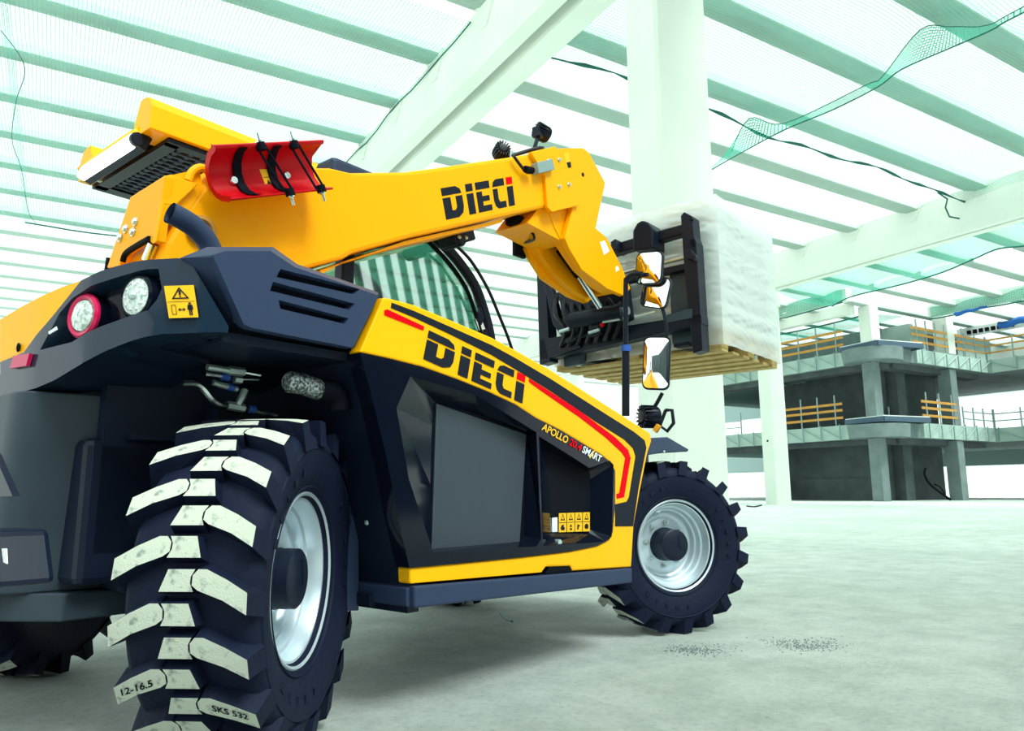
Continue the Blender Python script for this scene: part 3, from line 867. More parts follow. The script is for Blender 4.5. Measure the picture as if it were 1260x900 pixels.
f1_ = [(0.614, 0.943), (0.604, 0.865), (0.601, 0.669), (0.604, 0.477), (1.046, 0.476), (1.074, 0.495), (1.088, 0.868), (0.825, 0.921)]
k2 = [(1.091, 0.856), (1.109, 0.460), (1.527, 0.452), (1.577, 0.472), (1.605, 0.764), (1.574, 0.780), (1.421, 0.747), (1.255, 0.803)]
f2_ = [(1.209, 0.818), (1.249, 0.501), (1.493, 0.488), (1.505, 0.500), (1.514, 0.704), (1.509, 0.737), (1.485, 0.736), (1.359, 0.773)]
curved_plate('side_panel', SP, sx(gl), [(sx(k1), sx(f1_), .058), (sx(k2), sx(f2_), .058)], .06, [M['gloss'], M['black']], cover, 1, offset=-.005)
g1 = [(0.613, 0.939), (0.599, 0.477), (1.039, 0.476), (1.082, 0.864)]
gb = MB().prism(g1, 1, -.773, -.768)
q = [Vector(p) for p in pl3(g1, 1, -.7745)]
for k in range(1, 80):                                   # fine upright wires of the radiator mesh
    u = k / 80
    a = q[1].lerp(q[2], u); c = q[0].lerp(q[3], u)
    gb.rod(a, c, .0007, 3)
tag(gb.build('radiator_grille', M['grille'], cover, smooth=0), 'grey fine-wired radiator mesh')
# decals
def flat(name, m, px, w, parent, t=.0012):
    return MB().prism(px, 1, w, w + t).build(name, M[m], parent, smooth=0)
flat('stripe', 'decal_black', [(0.368, 1.224), (0.462, 1.215), (0.619, 1.192), (0.831, 1.161), (0.956, 1.134), (1.172, 1.081), (1.484, 0.995), (1.787, 0.913), (1.878, 0.880), (1.894, 0.848), (1.813, 0.670), (1.754, 0.505), (1.610, 0.510), (1.615, 0.600), (1.707, 0.610), (1.728, 0.629), (1.794, 0.805), (1.775, 0.839), (1.702, 0.875), (1.482, 0.937), (1.170, 1.034), (0.956, 1.093), (0.831, 1.126), (0.619, 1.167), (0.463, 1.194), (0.365, 1.207)], -.8218, cover)
flat('stripe', 'decal_red', [(0.340, 1.195), (0.352, 1.200), (0.505, 1.173), (0.502, 1.159), (0.340, 1.180)], -.8218, cover)
flat('stripe', 'decal_red', [(1.041, 1.067), (1.145, 1.038), (1.365, 0.973), (1.630, 0.880), (1.733, 0.831), (1.752, 0.796), (1.688, 0.629), (1.629, 0.623), (1.627, 0.643), (1.650, 0.646), (1.707, 0.795), (1.679, 0.818), (1.553, 0.876), (1.364, 0.947), (1.119, 1.026), (1.040, 1.054)], -.8218, cover)
logo([(0.503, -0.821, 1.068), (1.000, -0.821, 0.970), (1.020, -0.821, 1.075), (0.526, -0.821, 1.164)], (0, -.0012, 0), cover)
tq = [(1.103, -0.827, 0.881), (1.497, -0.827, 0.770), (1.515, -0.827, 0.797), (1.120, -0.827, 0.908)]
lettering('APOLLO', subquad(tq, 0, .41), (0, -.001, 0), M['decal_yellow'], cover)
lettering('20.4', subquad(tq, .44, .64), (0, -.001, 0), M['decal_red'], cover)
lettering('SMART', subquad(tq, .665, 1), (0, -.001, 0), M['decal_white'], cover)
sl_ = subquad(tq, .80, .86, -.15, 1.25)
MB().add([sl_[0] + Vector((.0, -.0015, 0)), bil(tq, .825, -.15) + Vector((0, -.0015, 0)), sl_[2] + Vector((0, -.0015, 0)), bil(tq, .845, 1.25) + Vector((0, -.0015, 0))], [(0, 1, 2, 3)]).build('lightning_mark', M['decal_yellow'], cover, smooth=0)
dq = [(1.279, -0.771, 0.499), (1.498, -0.771, 0.494), (1.501, -0.771, 0.570), (1.281, -0.771, 0.571)]
for k in range(4):
    qd = subquad(dq, k * .25 + .01, k * .25 + .235)
    off = Vector((0, -.001, 0))
    dcl = MB().add([p + off for p in qd] + list(qd), [(0, 1, 2, 3), (4, 5, 6, 7), (0, 1, 5, 4), (1, 2, 6, 5), (2, 3, 7, 6), (3, 0, 4, 7)]).build('warning_decal', M['decal_yellow'], cover, smooth=0)
    pg = MB(); o2 = Vector((0, -.0018, 0))
    def qp(pts): pg.add([bil(qd, *p) + o2 for p in pts], [tuple(range(len(pts)))])
    qp([(.02, .49), (.98, .49), (.98, .52), (.02, .52)])
    qp([(.2, .62), (.8, .62), (.74, .68), (.26, .68)]); qp([(.2, .62), (.28, .62), (.52, .92), (.48, .95)]); qp([(.8, .62), (.72, .62), (.48, .92), (.52, .95)])
    if k == 0: qp([(.3, .1), (.7, .1), (.8, .22), (.6, .3), (.7, .4), (.4, .38), (.2, .25)])
    if k == 1: qp([(.35, .1), (.65, .1), (.65, .2), (.35, .2)]); qp([(.3, .26), (.7, .26), (.5, .42)])
    if k == 2: qp([(.25, .1), (.45, .12), (.5, .25), (.7, .32), (.5, .36), (.3, .4)])
    if k == 3: qp([(.5 + .3 * math.cos(a * .785), .26 + .15 * math.sin(a * .785)) for a in range(8)])
    pg.build('pictogram', M['decal_black'], cover, smooth=0)
flat('white_decal', 'decal_white', [(1.237, 0.502), (1.271, 0.501), (1.272, 0.556), (1.238, 0.555)], -.7725, cover)
lk = [(1.222, -0.800, 0.465)][0]
MB().rod((lk[0], -.82, lk[2]), (lk[0], -.80, lk[2]), .012).build('cover_lock', M['zinc'], cover)
tp_('cover_latch', 'black', MB().prism([(1.135, 0.359), (1.160, 0.382), (1.315, 0.374), (1.336, 0.352)], 1, -.815, -.76), parent=cover, smooth=0)
# body behind the cover, top of the hood
ht = [(p[0], p[1] - .012) for p in yel[2:10]]
hood_prof = [(.36, 1.0)] + [(.37, 1.19)] + ht + [(1.80, .60), (1.72, .36), (.50, .36)]
tp_('hood_body', 'chassis', MB().prism(hood_prof, 1, -.735, -.26), smooth=0)
hp = [(x, z) for x, z in yel[0:10]]
hp2 = hp + [(x, z - .02) for x, z in hp[::-1]]
tp_('hood_top', 'yellow', MB().prism(hp2, 1, -.80, -.28), smooth=0, parent=cover)
tp_('sill', 'plastic', MB().prism([(0.473, 0.380), (1.723, 0.334), (1.719, 0.274), (0.475, 0.317)], 1, -.83, -.42), .006, 0)
tp_('sill_end', 'plastic', MB().prism([(0.460, 0.375), (0.499, 0.376), (0.500, 0.312), (0.461, 0.322)], 1, -.81, -.42), .004, 0)

# --- vented cover above the rear wheel
vo = [(-0.117, 1.074), (-0.210, 1.232), (-0.177, 1.251), (-0.052, 1.282), (0.024, 1.256), (0.318, 1.236), (0.227, 1.064), (-0.094, 1.068)]
vi = [(-0.098, 1.091), (-0.253, 1.230), (-0.184, 1.277), (0.005, 1.325), (0.085, 1.295), (0.385, 1.274), (0.296, 1.079), (-0.069, 1.081)]
slots = [[(-0.020, 1.241), (0.247, 1.241), (0.226, 1.221), (-0.031, 1.216)], [(-0.040, 1.201), (0.230, 1.194), (0.214, 1.172), (-0.048, 1.175)], [(-0.021, 1.156), (0.209, 1.147), (0.198, 1.128), (-0.015, 1.133)]]
def slotfloor(s): 
    c = Vector((sum(p[0] for p in s) / 4, sum(p[1] for p in s) / 4)); return [tuple(Vector(p).lerp(c, .06)) for p in s]
vent = curved_plate('vent_cover', SP, sx(vo), [(sx(s), sx(slotfloor(s)), .028) for s in slots], .03, [M['plastic'], M['black']], TH, 1)
MB().prism(vo, 1, -.819, -.74, polyb=vi).prism(vi, 1, -.74, -.30).build('cover_body', M['plastic'], vent, smooth=0) if False else None
cb = MB()
n_ = len(vo)
cb.add(pl3(vo, 1, -.818) + pl3(vi, 1, -.74), [(i, (i + 1) % n_, n_ + (i + 1) % n_, n_ + i) for i in range(n_)])
cb.prism(vi, 1, -.74, -.30)
cb.build('cover_body', M['plastic'], vent, smooth=0, bevel=.006)

# --- rear light housing wrapped round the right rear corner
PATH = [(-.46, .75), (-.45, .3), (-.44, 0), (-.41, -.3), (-.37, -.52), (-.30, -.68), (-.20, -.79), (-.12, -.82), (.3, -.82)]
_c = [0.0]
for a, c in zip(PATH, PATH[1:]): _c.append(_c[-1] + math.hypot(c[0] - a[0], c[1] - a[1]))
def path_pt(s, z, d=0.0):
    i = max(k for k in range(len(_c) - 1) if _c[k] <= s + 1e-9)
    t = (s - _c[i]) / (_c[i + 1] - _c[i]); a, c = Vector(PATH[i]), Vector(PATH[i + 1]); e = (c - a).normalized()
    p = a.lerp(c, t) + Vector((-e.y, e.x)) * d
    return Vector((p.x, p.y, z))
cuts = [_c[i] + (_c[i + 1] - _c[i]) * j / 5 for i in range(len(_c) - 1) for j in range(5)][1:]
ho = [(1.233, 1.195), (1.270, 1.201), (1.304, 1.211), (1.348, 1.219), (1.402, 1.226), (1.460, 1.228), (1.518, 1.232), (1.540, 1.225), (1.559, 1.209), (1.602, 1.141), (1.644, 1.075), (1.651, 1.064), (1.651, 1.049), (1.573, 1.042), (1.496, 1.039), (1.412, 1.023), (1.341, 1.003), (1.267, 0.974), (1.157, 0.942), (1.075, 0.927), (0.877, 0.913), (0.852, 1.018), (0.989, 1.031), (1.117, 1.113)]
hk = [(1.076, 1.028), (1.149, 1.118), (1.201, 1.152), (1.285, 1.176), (1.351, 1.189), (1.426, 1.202), (1.474, 1.204), (1.486, 1.154), (1.476, 1.125), (1.456, 1.098), (1.394, 1.084), (1.319, 1.066), (1.219, 1.035)]
hc = Vector((sum(p[0] for p in hk) / len(hk), sum(p[1] for p in hk) / len(hk)))
hf = [tuple(Vector(p).lerp(hc, .15)) for p in hk]
house = curved_plate('light_housing', PATH, ho, [(hk, hf, .045)], .09, [M['shell'], M['gloss']], TH, 1, cuts=cuts, smooth=30)
def round_lamp(px, r, ring):
    p = path_pt(*px, d=.02); n = Vector((-.97, -.24, 0.0)).normalized()
    mt = Matrix.Translation(p) @ n.to_track_quat('-Y', 'Z').to_matrix().to_4x4()
    MB().lathe([(r * .9, -.010), (r, -.006), (r * 1.02, .03), (.0, .032)], 32).xf(mt).build('lamp_body', M['gloss'], house, smooth=40)
    MB().lathe([(r * .74, -.012), (r * .9, -.016), (r * 1.01, -.010), (r * 1.01, -.003), (r * .74, .004)], 32).xf(mt).build('lamp_ring', M['redlens'] if ring else M['gloss'], house, smooth=40)
    k_ = .76 if ring else .92
    MB().lathe([(0, -.022), (r * k_ * .5, -.020), (r * k_ * .9, -.014), (r * k_, -.006), (r * k_, .01)], 32).xf(mt).build('lamp_lens', M['lens'], house, smooth=40)
    if not ring:
        db = MB()
        for j in range(10):
            a = 2 * math.pi * j / 10
            db.sphere((r * .62 * math.cos(a), -.016, r * .62 * math.sin(a)), r * .08, 6, 4)
        db.sphere((0, -.022, 0), r * .2, 8, 5)
        tag(db.xf(mt).build('light_diode', M['zinc'], house), kind='stuff')
round_lamp([(1.237, 1.103)][0], .058, True)
round_lamp([(1.413, 1.138)][0], .056, False)
cl_ = [(1.495, 1.157), (1.566, 1.160), (1.583, 1.079), (1.513, 1.076)]
def housing_quad(name, pts, d, m, t=.002):
    v = [path_pt(s, z, -d) for s, z in pts]; w = [path_pt(s, z, -d + t) for s, z in pts]
    n = len(v)
    return MB().add(v + w, [tuple(range(n)), tuple(range(n, 2 * n))] + [(i, (i + 1) % n, n + (i + 1) % n, n + i) for i in range(n)]).build(name, M[m], house, smooth=0)
housing_quad('warning_decal', [cl_[3], cl_[2], cl_[1], cl_[0]], .011, 'decal_yellow')
dq2 = [path_pt(s, z, -.0125) for s, z in (cl_[3], cl_[2], cl_[1], cl_[0])]
pg = MB()
def qq(pts): pg.add([bil(dq2, *p) for p in pts], [tuple(range(len(pts)))])
qq([(.04, .485), (.96, .485), (.96, .50), (.04, .50)])
qq([(.2, .58), (.8, .58), (.76, .62), (.24, .62)]); qq([(.2, .58), (.26, .59), (.52, .90), (.5, .95)]); qq([(.8, .58), (.74, .59), (.48, .90), (.5, .95)])
qq([(.47, .70), (.53, .70), (.54, .85), (.46, .85)]); qq([(.47, .64), (.53, .64), (.53, .68), (.47, .68)])
for a in (0, 1, 2, 3):
    qq([[(.14, .1), (.16, .1), (.16, .4), (.14, .4)], [(.28, .1), (.3, .1), (.3, .4), (.28, .4)], [(.14, .1), (.3, .1), (.3, .12), (.14, .12)], [(.14, .38), (.3, .38), (.3, .4), (.14, .4)]][a])
qq([(.36, .25), (.44, .19), (.44, .31)]); qq([(.62, .25), (.54, .19), (.54, .31)]); qq([(.43, .235), (.56, .235), (.56, .265), (.43, .265)])
qq([(.74, .40), (.82, .40), (.82, .46), (.74, .46)]); qq([(.68, .24), (.72, .24), (.74, .36), (.82, .36), (.84, .24), (.88, .24), (.86, .39), (.70, .39)]); qq([(.72, .22), (.84, .22), (.83, .38), (.73, .38)]); qq([(.72, .06), (.77, .06), (.77, .22), (.73, .22)]); qq([(.79, .06), (.84, .06), (.83, .22), (.79, .22)])
pg.build('pictogram', M['decal_black'], house, smooth=0)
housing_quad('reflector', [(0.958, 1.023), (1.050, 1.020), (1.039, 0.988), (0.946, 0.990)], .012, 'redlens', .010)
wm = [(1.113, 1.072), (1.147, 1.083), (1.153, 1.074), (1.118, 1.065)]
housing_quad('approval_mark', wm, .004, 'decal_white')
# dark underside of the housing
us = MB()
lo = [p for p in ho[12:21]]
v = [path_pt(s, z, 0) for s, z in lo] + [path_pt(s, z - .01, .30) if s < 1.2 else path_pt(s, z, .3) for s, z in lo]
n_ = len(lo)
us.add(v, [(i, i + 1, n_ + i + 1, n_ + i) for i in range(n_ - 1)])
us.build('housing_underside', M['chassis'], house)
# yellow tail hood left of the housing
yt = [(0.821, 1.147), (0.940, 1.166), (1.053, 1.179), (1.144, 1.191), (1.233, 1.196), (1.117, 1.112), (0.989, 1.029), (0.852, 1.017)]
tail = curved_plate('tail_hood', PATH, yt, [], .05, [M['yellow']], TH, 1, cuts=cuts, offset=.004, smooth=30)
th2 = MB()
yl = yt[0:5]
yl = [(0.05, yl[0][1] - .03)] + yl
a_ = [path_pt(s, z, .004) for s, z in yl]
c_ = [Vector((p.x + .34, p.y, p.z + .02)) for p in a_]
th2.add(a_ + c_, [(i, i + 1, len(a_) + i + 1, len(a_) + i) for i in range(len(a_) - 1)])
wl = [path_pt(.05, yl[0][1], .004), path_pt(yl[1][0], yl[1][1], .004), path_pt(yt[7][0], yt[7][1], .004), path_pt(.05, yt[7][1] - .01, .004)]
th2.add(wl, [(0, 1, 2, 3)])
th2.build('tail_top', M['yellow'], tail, smooth=60)
hh = [(0.957, 1.048)][0]
MB().sphere(path_pt(hh[0], hh[1], -.001), .012, 10, 6, sc=(.4, .6, 1.1)).build('latch_hole', M['black'], tail)
# body block filling the tail, lower counterweight
tp_('tail_body', 'chassis', MB().prism([(-.36, .70), (-.36, -.25), (-.28, -.33), (-.18, -.36), (.2, -.36), (.2, .7)], 2, .90, 1.02), .01, 0)
cwp = [(-.435, .70), (-.435, -.16), (-.430, -.20), (-.415, -.235), (-.38, -.26), (-.25, -.30), (-.08, -.34), (-.08, .70)]
cwt = [(-.445, .70), (-.44, -.24), (-.435, -.28), (-.42, -.31), (-.38, -.33), (-.25, -.36), (-.08, -.38), (-.08, .70)]
tp_('counterweight', 'weight', MB().prism(cwp, 2, .40, .92, polyb=cwt).prism([(-.40, .60), (-.40, -.20), (-.30, -.34), (-.10, -.34), (-.1, .6)], 2, .33, .40), .008, 40)
# towing bracket with lamp guard and number plate holder
tb = [(-0.430, 0.576), (-0.612, 0.577), (-0.681, 0.463), (-0.478, 0.476)]
tp_('tow_bracket', 'chassis', MB().prism(tb, 0, -.56, -.44), .015, 0)
tp_('tow_jaw', 'chassis', MB().box2((-.52, -.17, .30), (-.40, -.15, .40)).box2((-.50, -.07, .31), (-.40, -.05, .40)).box2((-.50, -.20, .31), (-.40, .0, .33)), .003, 0)
flat_w = [(-0.721, 0.546), (-0.744, 0.547), (-0.758, 0.518), (-0.739, 0.520)]
tp_('bracket_label', 'decal_white', MB().prism(flat_w, 0, -.565, -.562), smooth=0)
flat_w = [(-0.596, 0.524), (-0.624, 0.525), (-0.647, 0.490), (-0.615, 0.488)]
tp_('bracket_label', 'decal_white', MB().prism(flat_w, 0, -.455, -.452), smooth=0)
# steering guard plate with holes at the left edge
tp_('guard_plate', 'chassis', MB().prism([(-0.342, 0.790), (-0.438, 0.747), (-0.559, 0.670), (-0.590, 0.650), (-0.389, 0.650)], 0, -.515, -.50), smooth=0)

# --- hydraulic lines and exhaust in the wheel arch
def pxtube(name, m, pts, r, n=8, k=4): return MB().tube(dense(pts, k), r, n).build(name, M[m], TH)
pxtube('hydraulic_pipe', 'chrome', [(-0.106, -0.500, 0.955), (-0.068, -0.500, 0.958), (-0.044, -0.500, 0.948), (-0.013, -0.500, 0.918), (0.013, -0.500, 0.906), (0.044, -0.500, 0.904)], .010)
pxtube('hydraulic_fitting', 'zinc', [(0.033, -0.500, 0.906), (0.086, -0.500, 0.901)], .013, 6, 1)
pxtube('hydraulic_fitting', 'blue', [(0.101, -0.500, 0.900), (0.123, -0.500, 0.899)], .012, 6, 1)
pxtube('hydraulic_pipe', 'chrome', [(0.080, -0.500, 0.903), (0.140, -0.500, 0.895), (0.196, -0.500, 0.890)], .009)
pxtube('hydraulic_fitting', 'zinc', [(0.064, -0.500, 0.906), (0.076, -0.500, 0.929), (0.087, -0.500, 0.957)], .011, 6)
pxtube('hydraulic_pipe', 'zinc', [(-0.036, -0.500, 1.010), (0.001, -0.500, 1.009), (0.037, -0.500, 1.007)], .010)
pxtube('hydraulic_fitting', 'zinc', [(0.029, -0.500, 1.008), (0.079, -0.500, 1.009)], .014, 6, 1)
pxtube('hydraulic_pipe', 'chrome', [(0.074, -0.500, 1.009), (0.133, -0.500, 1.006)], .006)
pxtube('hydraulic_pipe', 'chrome', [(-0.031, -0.480, 0.993), (0.009, -0.480, 0.993), (0.045, -0.480, 0.990)], .009)
pxtube('hydraulic_fitting', 'blue', [(0.019, -0.480, 0.992), (0.045, -0.480, 0.990)], .011, 6, 1)
pxtube('hydraulic_fitting', 'zinc', [(0.061, -0.480, 0.987), (0.084, -0.480, 0.987)], .012, 6, 1)
pxtube('hydraulic_pipe', 'chrome', [(0.081, -0.480, 0.990), (0.141, -0.480, 0.996)], .005)
pxtube('hydraulic_pipe', 'zinc', [(-0.010, -0.490, 0.969), (0.023, -0.490, 0.963), (0.067, -0.490, 0.958)], .009)
pxtube('hydraulic_fitting', 'blue', [(0.036, -0.490, 0.962), (0.056, -0.490, 0.959)], .011, 6, 1)
pxtube('hydraulic_hose', 'black', [(0.117, -0.440, 0.972), (0.173, -0.440, 0.971), (0.229, -0.440, 1.002), (0.286, -0.440, 1.048)], .012)
tp_('exhaust_sleeve', 'mesh', MB().tube(dense([(0.092, -0.700, 0.962), (0.146, -0.700, 0.961), (0.208, -0.700, 0.948)], 4), [.022] + [.031] * 7 + [.029], 18))
tp_('exhaust_elbow', 'black', MB().tube(dense([(0.202, -0.700, 0.950), (0.249, -0.700, 0.945), (0.273, -0.700, 0.928), (0.280, -0.700, 0.897)], 4), .034, 14))
ex = [(-0.175, -0.500, 1.432), (-0.129, -0.500, 1.421), (-0.092, -0.500, 1.404), (-0.057, -0.500, 1.372), (-0.023, -0.500, 1.306)]
exq = dense(ex, 6)
tp_('exhaust_pipe', 'plastic', MB().tube(exq, .031, 24, cap=False).tube([exq[0] + (exq[1] - exq[0]) * .01] + exq[1:4], .026, 24, cap=False))
tp_('exhaust_throat', 'black', MB().tube(exq[2:5], .028, 20))

# ------------------------------------------------------------ boom
BY0, BY1 = -.20, .115
bo = [(0.098, 1.753), (0.573, 1.915), (0.672, 1.929), (0.977, 2.037), (1.160, 2.119), (1.691, 2.362), (2.009, 2.514), (2.009, 2.184), (1.663, 2.032), (1.017, 1.747), (0.705, 1.596), (0.666, 1.566), (0.488, 1.482), (0.363, 1.410), (0.092, 1.331), (-0.055, 1.345), (-0.044, 1.442), (0.009, 1.561), (0.058, 1.667)]
boom = tp_('boom', 'boom_yellow', MB().prism(bo, 1, BY0, BY1), .018, 0)
tp_('boom_weld_strip', 'boom_yellow', MB().prism([(0.572, 1.503), (1.018, 1.740), (1.663, 2.023), (1.663, 2.006), (1.018, 1.722), (0.706, 1.576), (0.572, 1.485)], 1, -.17, .08), smooth=0, parent=boom)
# rear bracket of the boom: cranked plates with a cut-out
rb = [(-0.232, 1.655), (0.013, 1.646), (0.154, 1.425), (0.055, 1.405), (0.047, 1.426), (0.020, 1.449), (-0.050, 1.460), (-0.141, 1.464), (-0.167, 1.445), (-0.212, 1.438)]
br = tp_('boom_bracket', 'boom_yellow', MB().prism(rb, 0, -.075, -.045), .004, 0)
MB().prism([(-0.067, 1.658), (-0.051, 1.667), (0.003, 1.664), (0.042, 1.666), (-0.031, 1.567), (-0.065, 1.560), (-0.079, 1.432), (-0.088, 1.427)], 1, -.225, -.205).build('side_plate', M['boom_yellow'], br, smooth=0, bevel=.004)
MB().prism([(-0.055, 1.666), (0.051, 1.728), (0.069, 1.665), (0.025, 1.566), (-0.033, 1.548)], 1, -.20, .01).build('top_plate', M['boom_yellow'], br, smooth=0)
for p in [(-0.076, 0.022, 1.534), (-0.076, -0.049, 1.542), (-0.076, -0.037, 1.509), (-0.076, 0.061, 1.511)]:
    MB().lathe([(0, -.010), (.009, -.010), (.011, -.004), (.016, -.004), (.016, .006)], 8).xf(Matrix.Translation(p) @ Matrix.Rotation(R(-90), 4, 'Z')).build('bracket_bolt', M['zinc'], br, smooth=0)
MB().tube(dense([(-0.078, 0.021, 1.419), (-0.078, 0.001, 1.443), (-0.078, -0.075, 1.452), (-0.078, -0.165, 1.457)], 4), .010, 8).build('cutout_edging', M['black'], br)
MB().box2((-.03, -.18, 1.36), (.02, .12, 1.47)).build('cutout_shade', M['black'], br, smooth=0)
MB().tube([(-0.060, -0.156, 1.447), (-0.060, -0.119, 1.400)], .018, 14).build('chrome_pin', M['chrome'], br)
MB().rod(*[Vector(p) for p in [(-0.050, 0.208, 1.381), (-0.050, 0.193, 1.473)]], .014).build('hose_end', M['black'], br)
MB().tube(dense([(0.010, -0.210, 1.668), (0.022, -0.210, 1.703), (0.043, -0.210, 1.725), (0.065, -0.210, 1.730), (0.084, -0.210, 1.716), (0.097, -0.210, 1.688)], 5), .014, 10).build('lifting_eye', M['boom_yellow'], boom)
pc = Vector([(0.068, -0.205, 1.515)][0])
MB().lathe([(.050, 0), (.050, -.012), (.038, -.012), (.034, .004)], 32).xf(Matrix.Translation(pc)).build('pivot_ring', M['timber'], boom)
MB().lathe([(0, -.004), (.034, -.004), (.034, .004)], 24).xf(Matrix.Translation(pc)).build('pivot_pin', M['black'], boom)
logo([(1.226, -0.200, 1.886), (1.726, -0.200, 2.109), (1.699, -0.200, 2.256), (1.187, -0.200, 2.026)], (0, -.0014, 0), boom)
MB().box2((.70, -.05, 1.96), (1.0, .08, 2.06)).build('hose_cover', M['plastic'], boom, smooth=0, bevel=.02)
# collar and cranked head
hr = [(2.009, 2.510), (2.140, 2.575), (2.364, 2.660), (2.433, 2.655), (2.606, 2.521), (2.484, 2.195), (2.608, 2.168), (2.769, 2.027), (2.869, 1.907), (2.787, 1.844), (2.592, 1.849), (2.328, 1.904), (2.210, 1.995), (2.165, 2.050), (2.250, 2.252), (2.009, 2.189)]
WEB = [(2.012, 2.217), (2.361, 2.324), (2.237, 2.043), (1.880, 2.067)]
head = tp_('boom_head', 'boom_yellow', MB().prism(hr, 1, -.20, -.165).prism(hr, 1, .07, .105), .004, 0)
MB().prism([hr[0], hr[1], hr[2], hr[3], hr[4], (hr[4][0] - .03, hr[4][1] - .03), (hr[3][0] - .02, hr[3][1] - .04), (hr[0][0], hr[0][1] - .05)], 1, -.166, .071).build('head_cap', M['boom_yellow'], head, smooth=0)
MB().prism([hr[4], hr[5], hr[6], hr[7], (hr[7][0] - .05, hr[7][1]), (hr[6][0] - .05, hr[6][1]), (hr[5][0] - .04, hr[5][1]), (hr[4][0] - .04, hr[4][1])], 1, -.166, .071).build('head_front_plate', M['boom_yellow'], head, smooth=0)
HP = [(1.98, 2.27), (2.06, 2.19), (2.13, 2.09), (2.22, 2.01), (2.35, 1.93), (2.55, 1.865), (2.72, 1.85)]
hl = 0.0
for a, c in zip(HP, HP[1:]): hl += math.hypot(c[0] - a[0], c[1] - a[1])
slot = [(.26, -.085), (.30, -.11), (.36, -.115), (hl - .03, -.10), (hl - .03, .02), (.36, .01), (.30, .005), (.26, -.025)]
hp_ = curved_plate('head_rear_plate', HP, [(0, -.166), (hl, -.166), (hl, .071), (0, .071)], [(slot, slot, .16)], .02, [M['boom_yellow'], M['black']], head, 1, cuts=[hl * i / 12 for i in range(1, 12)])
for v in hp_.data.vertices: v.co = (v.co.x, v.co.z, v.co.y)
hp_.data.flip_normals()
MB().prism([(1.834, 2.434), (1.961, 2.345), (1.979, 2.169), (2.020, 2.154), (2.289, 2.275), (2.206, 2.344), (2.108, 2.495), (2.063, 2.552)], 1, -.222, -.200).build('collar_plate', M['boom_yellow'], head, smooth=0, bevel=.004)
for p in [(1.990, -0.224, 2.438), (2.089, -0.224, 2.479), (2.085, -0.224, 2.319), (2.180, -0.224, 2.364)]:
    MB().lathe([(0, -.012), (.008, -.012), (.009, -.003), (.013, -.003), (.013, .004)], 8).xf(Matrix.Translation(p)).build('collar_bolt', M['zinc'], head, smooth=0)
MB().rod((0, 0, 0), (0, -.003, 0), .012).xf(Matrix.Translation([(2.358, -0.200, 2.490)][0])).build('grease_hole', M['black'], head)
flat('warning_decal', 'decal_yellow', [(2.163, 2.551), (2.219, 2.577), (2.241, 2.495), (2.200, 2.471)], -.2015, head)
flat('pictogram', 'decal_black', [(2.192, 2.507), (2.233, 2.526), (2.240, 2.494), (2.207, 2.478)], -.2022, head)
flat('white_decal', 'decal_white', [(2.524, 2.120), (2.578, 2.144), (2.630, 2.091), (2.565, 2.049)], -.2015, head)
flat('white_decal', 'decal_white', [(2.691, 2.003), (2.720, 2.020), (2.738, 1.999), (2.699, 1.974)], -.2015, head)
MB().rod((2.34, -.05, 2.06), (2.52, -.05, 1.95), .034, 16).build('tilt_cylinder', M['black'], head)
MB().rod((2.46, -.05, 1.985), (2.74, -.05, 1.79), .021, 18).build('tilt_rod', M['chrome'], head)
MB().prism(WEB, 1, -.160, .07).build('head_web', M['boom_yellow'], head, smooth=0)
MB().box2((1.97, -.10, 2.13), (2.06, .06, 2.19)).build('under_bracket', M['boom_yellow'], head, smooth=0, bevel=.005)
MB().box2((1.86, -.10, 2.08), (1.95, -.02, 2.13)).build('hose_clamp', M['black'], head, smooth=0, bevel=.008)
MB().box2((2.10, .10, 2.0), (2.2, .13, 2.12)).build('hose_clamp', M['black'], head, smooth=0, bevel=.008)
MB().tube(dense([(1.95, -.08, 2.12), (2.03, -.09, 2.04), (2.1, .04, 2.06), (2.14, .11, 2.1)], 5), .008, 6).build('hydraulic_hose', M['amber_cable'], head)
# work lamps, cable and sensor on top of the head
def work_lamp(c, d, r, parent):
    d = Vector(d).normalized()
    mt = Matrix.Translation(c) @ d.to_track_quat('-Y', 'Z').to_matrix().to_4x4()
    b = MB().lathe([(0, .055), (r * .55, .052), (r * .8, .03), (r, .0), (r * 1.02, -.03), (r * .95, -.036)], 24)
    for k in range(16):
        a = 2 * math.pi * k / 16
        b.box((r * .92 * math.cos(a), .012, r * .92 * math.sin(a)), (r * .34, .075, .005), Matrix.Rotation(-a, 3, 'Y'))
    o = b.xf(mt).build('work_lamp', M['frame'], parent)
    MB().lathe([(0, -.037), (r * .92, -.037), (r * .92, -.030)], 24).xf(mt).build('lamp_lens', M['lens'], o)
    return o
l1 = Vector([(1.802, -0.040, 2.478)][0]); l2 = Vector([(2.160, -0.060, 2.720)][0])
work_lamp(l1, (.5, .8, -.1), .040, boom)
work_lamp(l2, (.9, -.3, -.25), .045, boom)
MB().tube(dense([l2 + Vector((-.02, .0, -.03)), l2 + Vector((-.05, .0, -.05)), (2.06, -.08, 2.60), (2.04, -.08, 2.54)], 4), .012, 8).box(l2 + Vector((-.045, 0, -.015)), (.05, .05, .06)).build('lamp_bracket', M['frame'], boom)
MB().box(l1 + Vector((.07, -.01, -.005)), (.06, .05, .05)).build('lamp_socket', M['zinc'], boom, smooth=0, bevel=.006)
MB().tube(dense([l1 + Vector((.04, -.02, -.02)), (1.92, -.1, 2.50), (1.99, -.15, 2.535), (2.05, -.14, 2.56)], 5), .011, 8).tube(dense([(1.687, -0.225, 2.357), (1.740, -0.225, 2.327), (1.794, -0.225, 2.305), (1.843, -0.225, 2.322)], 5), .008, 8).build('lamp_cable', M['amber_cable'], boom)
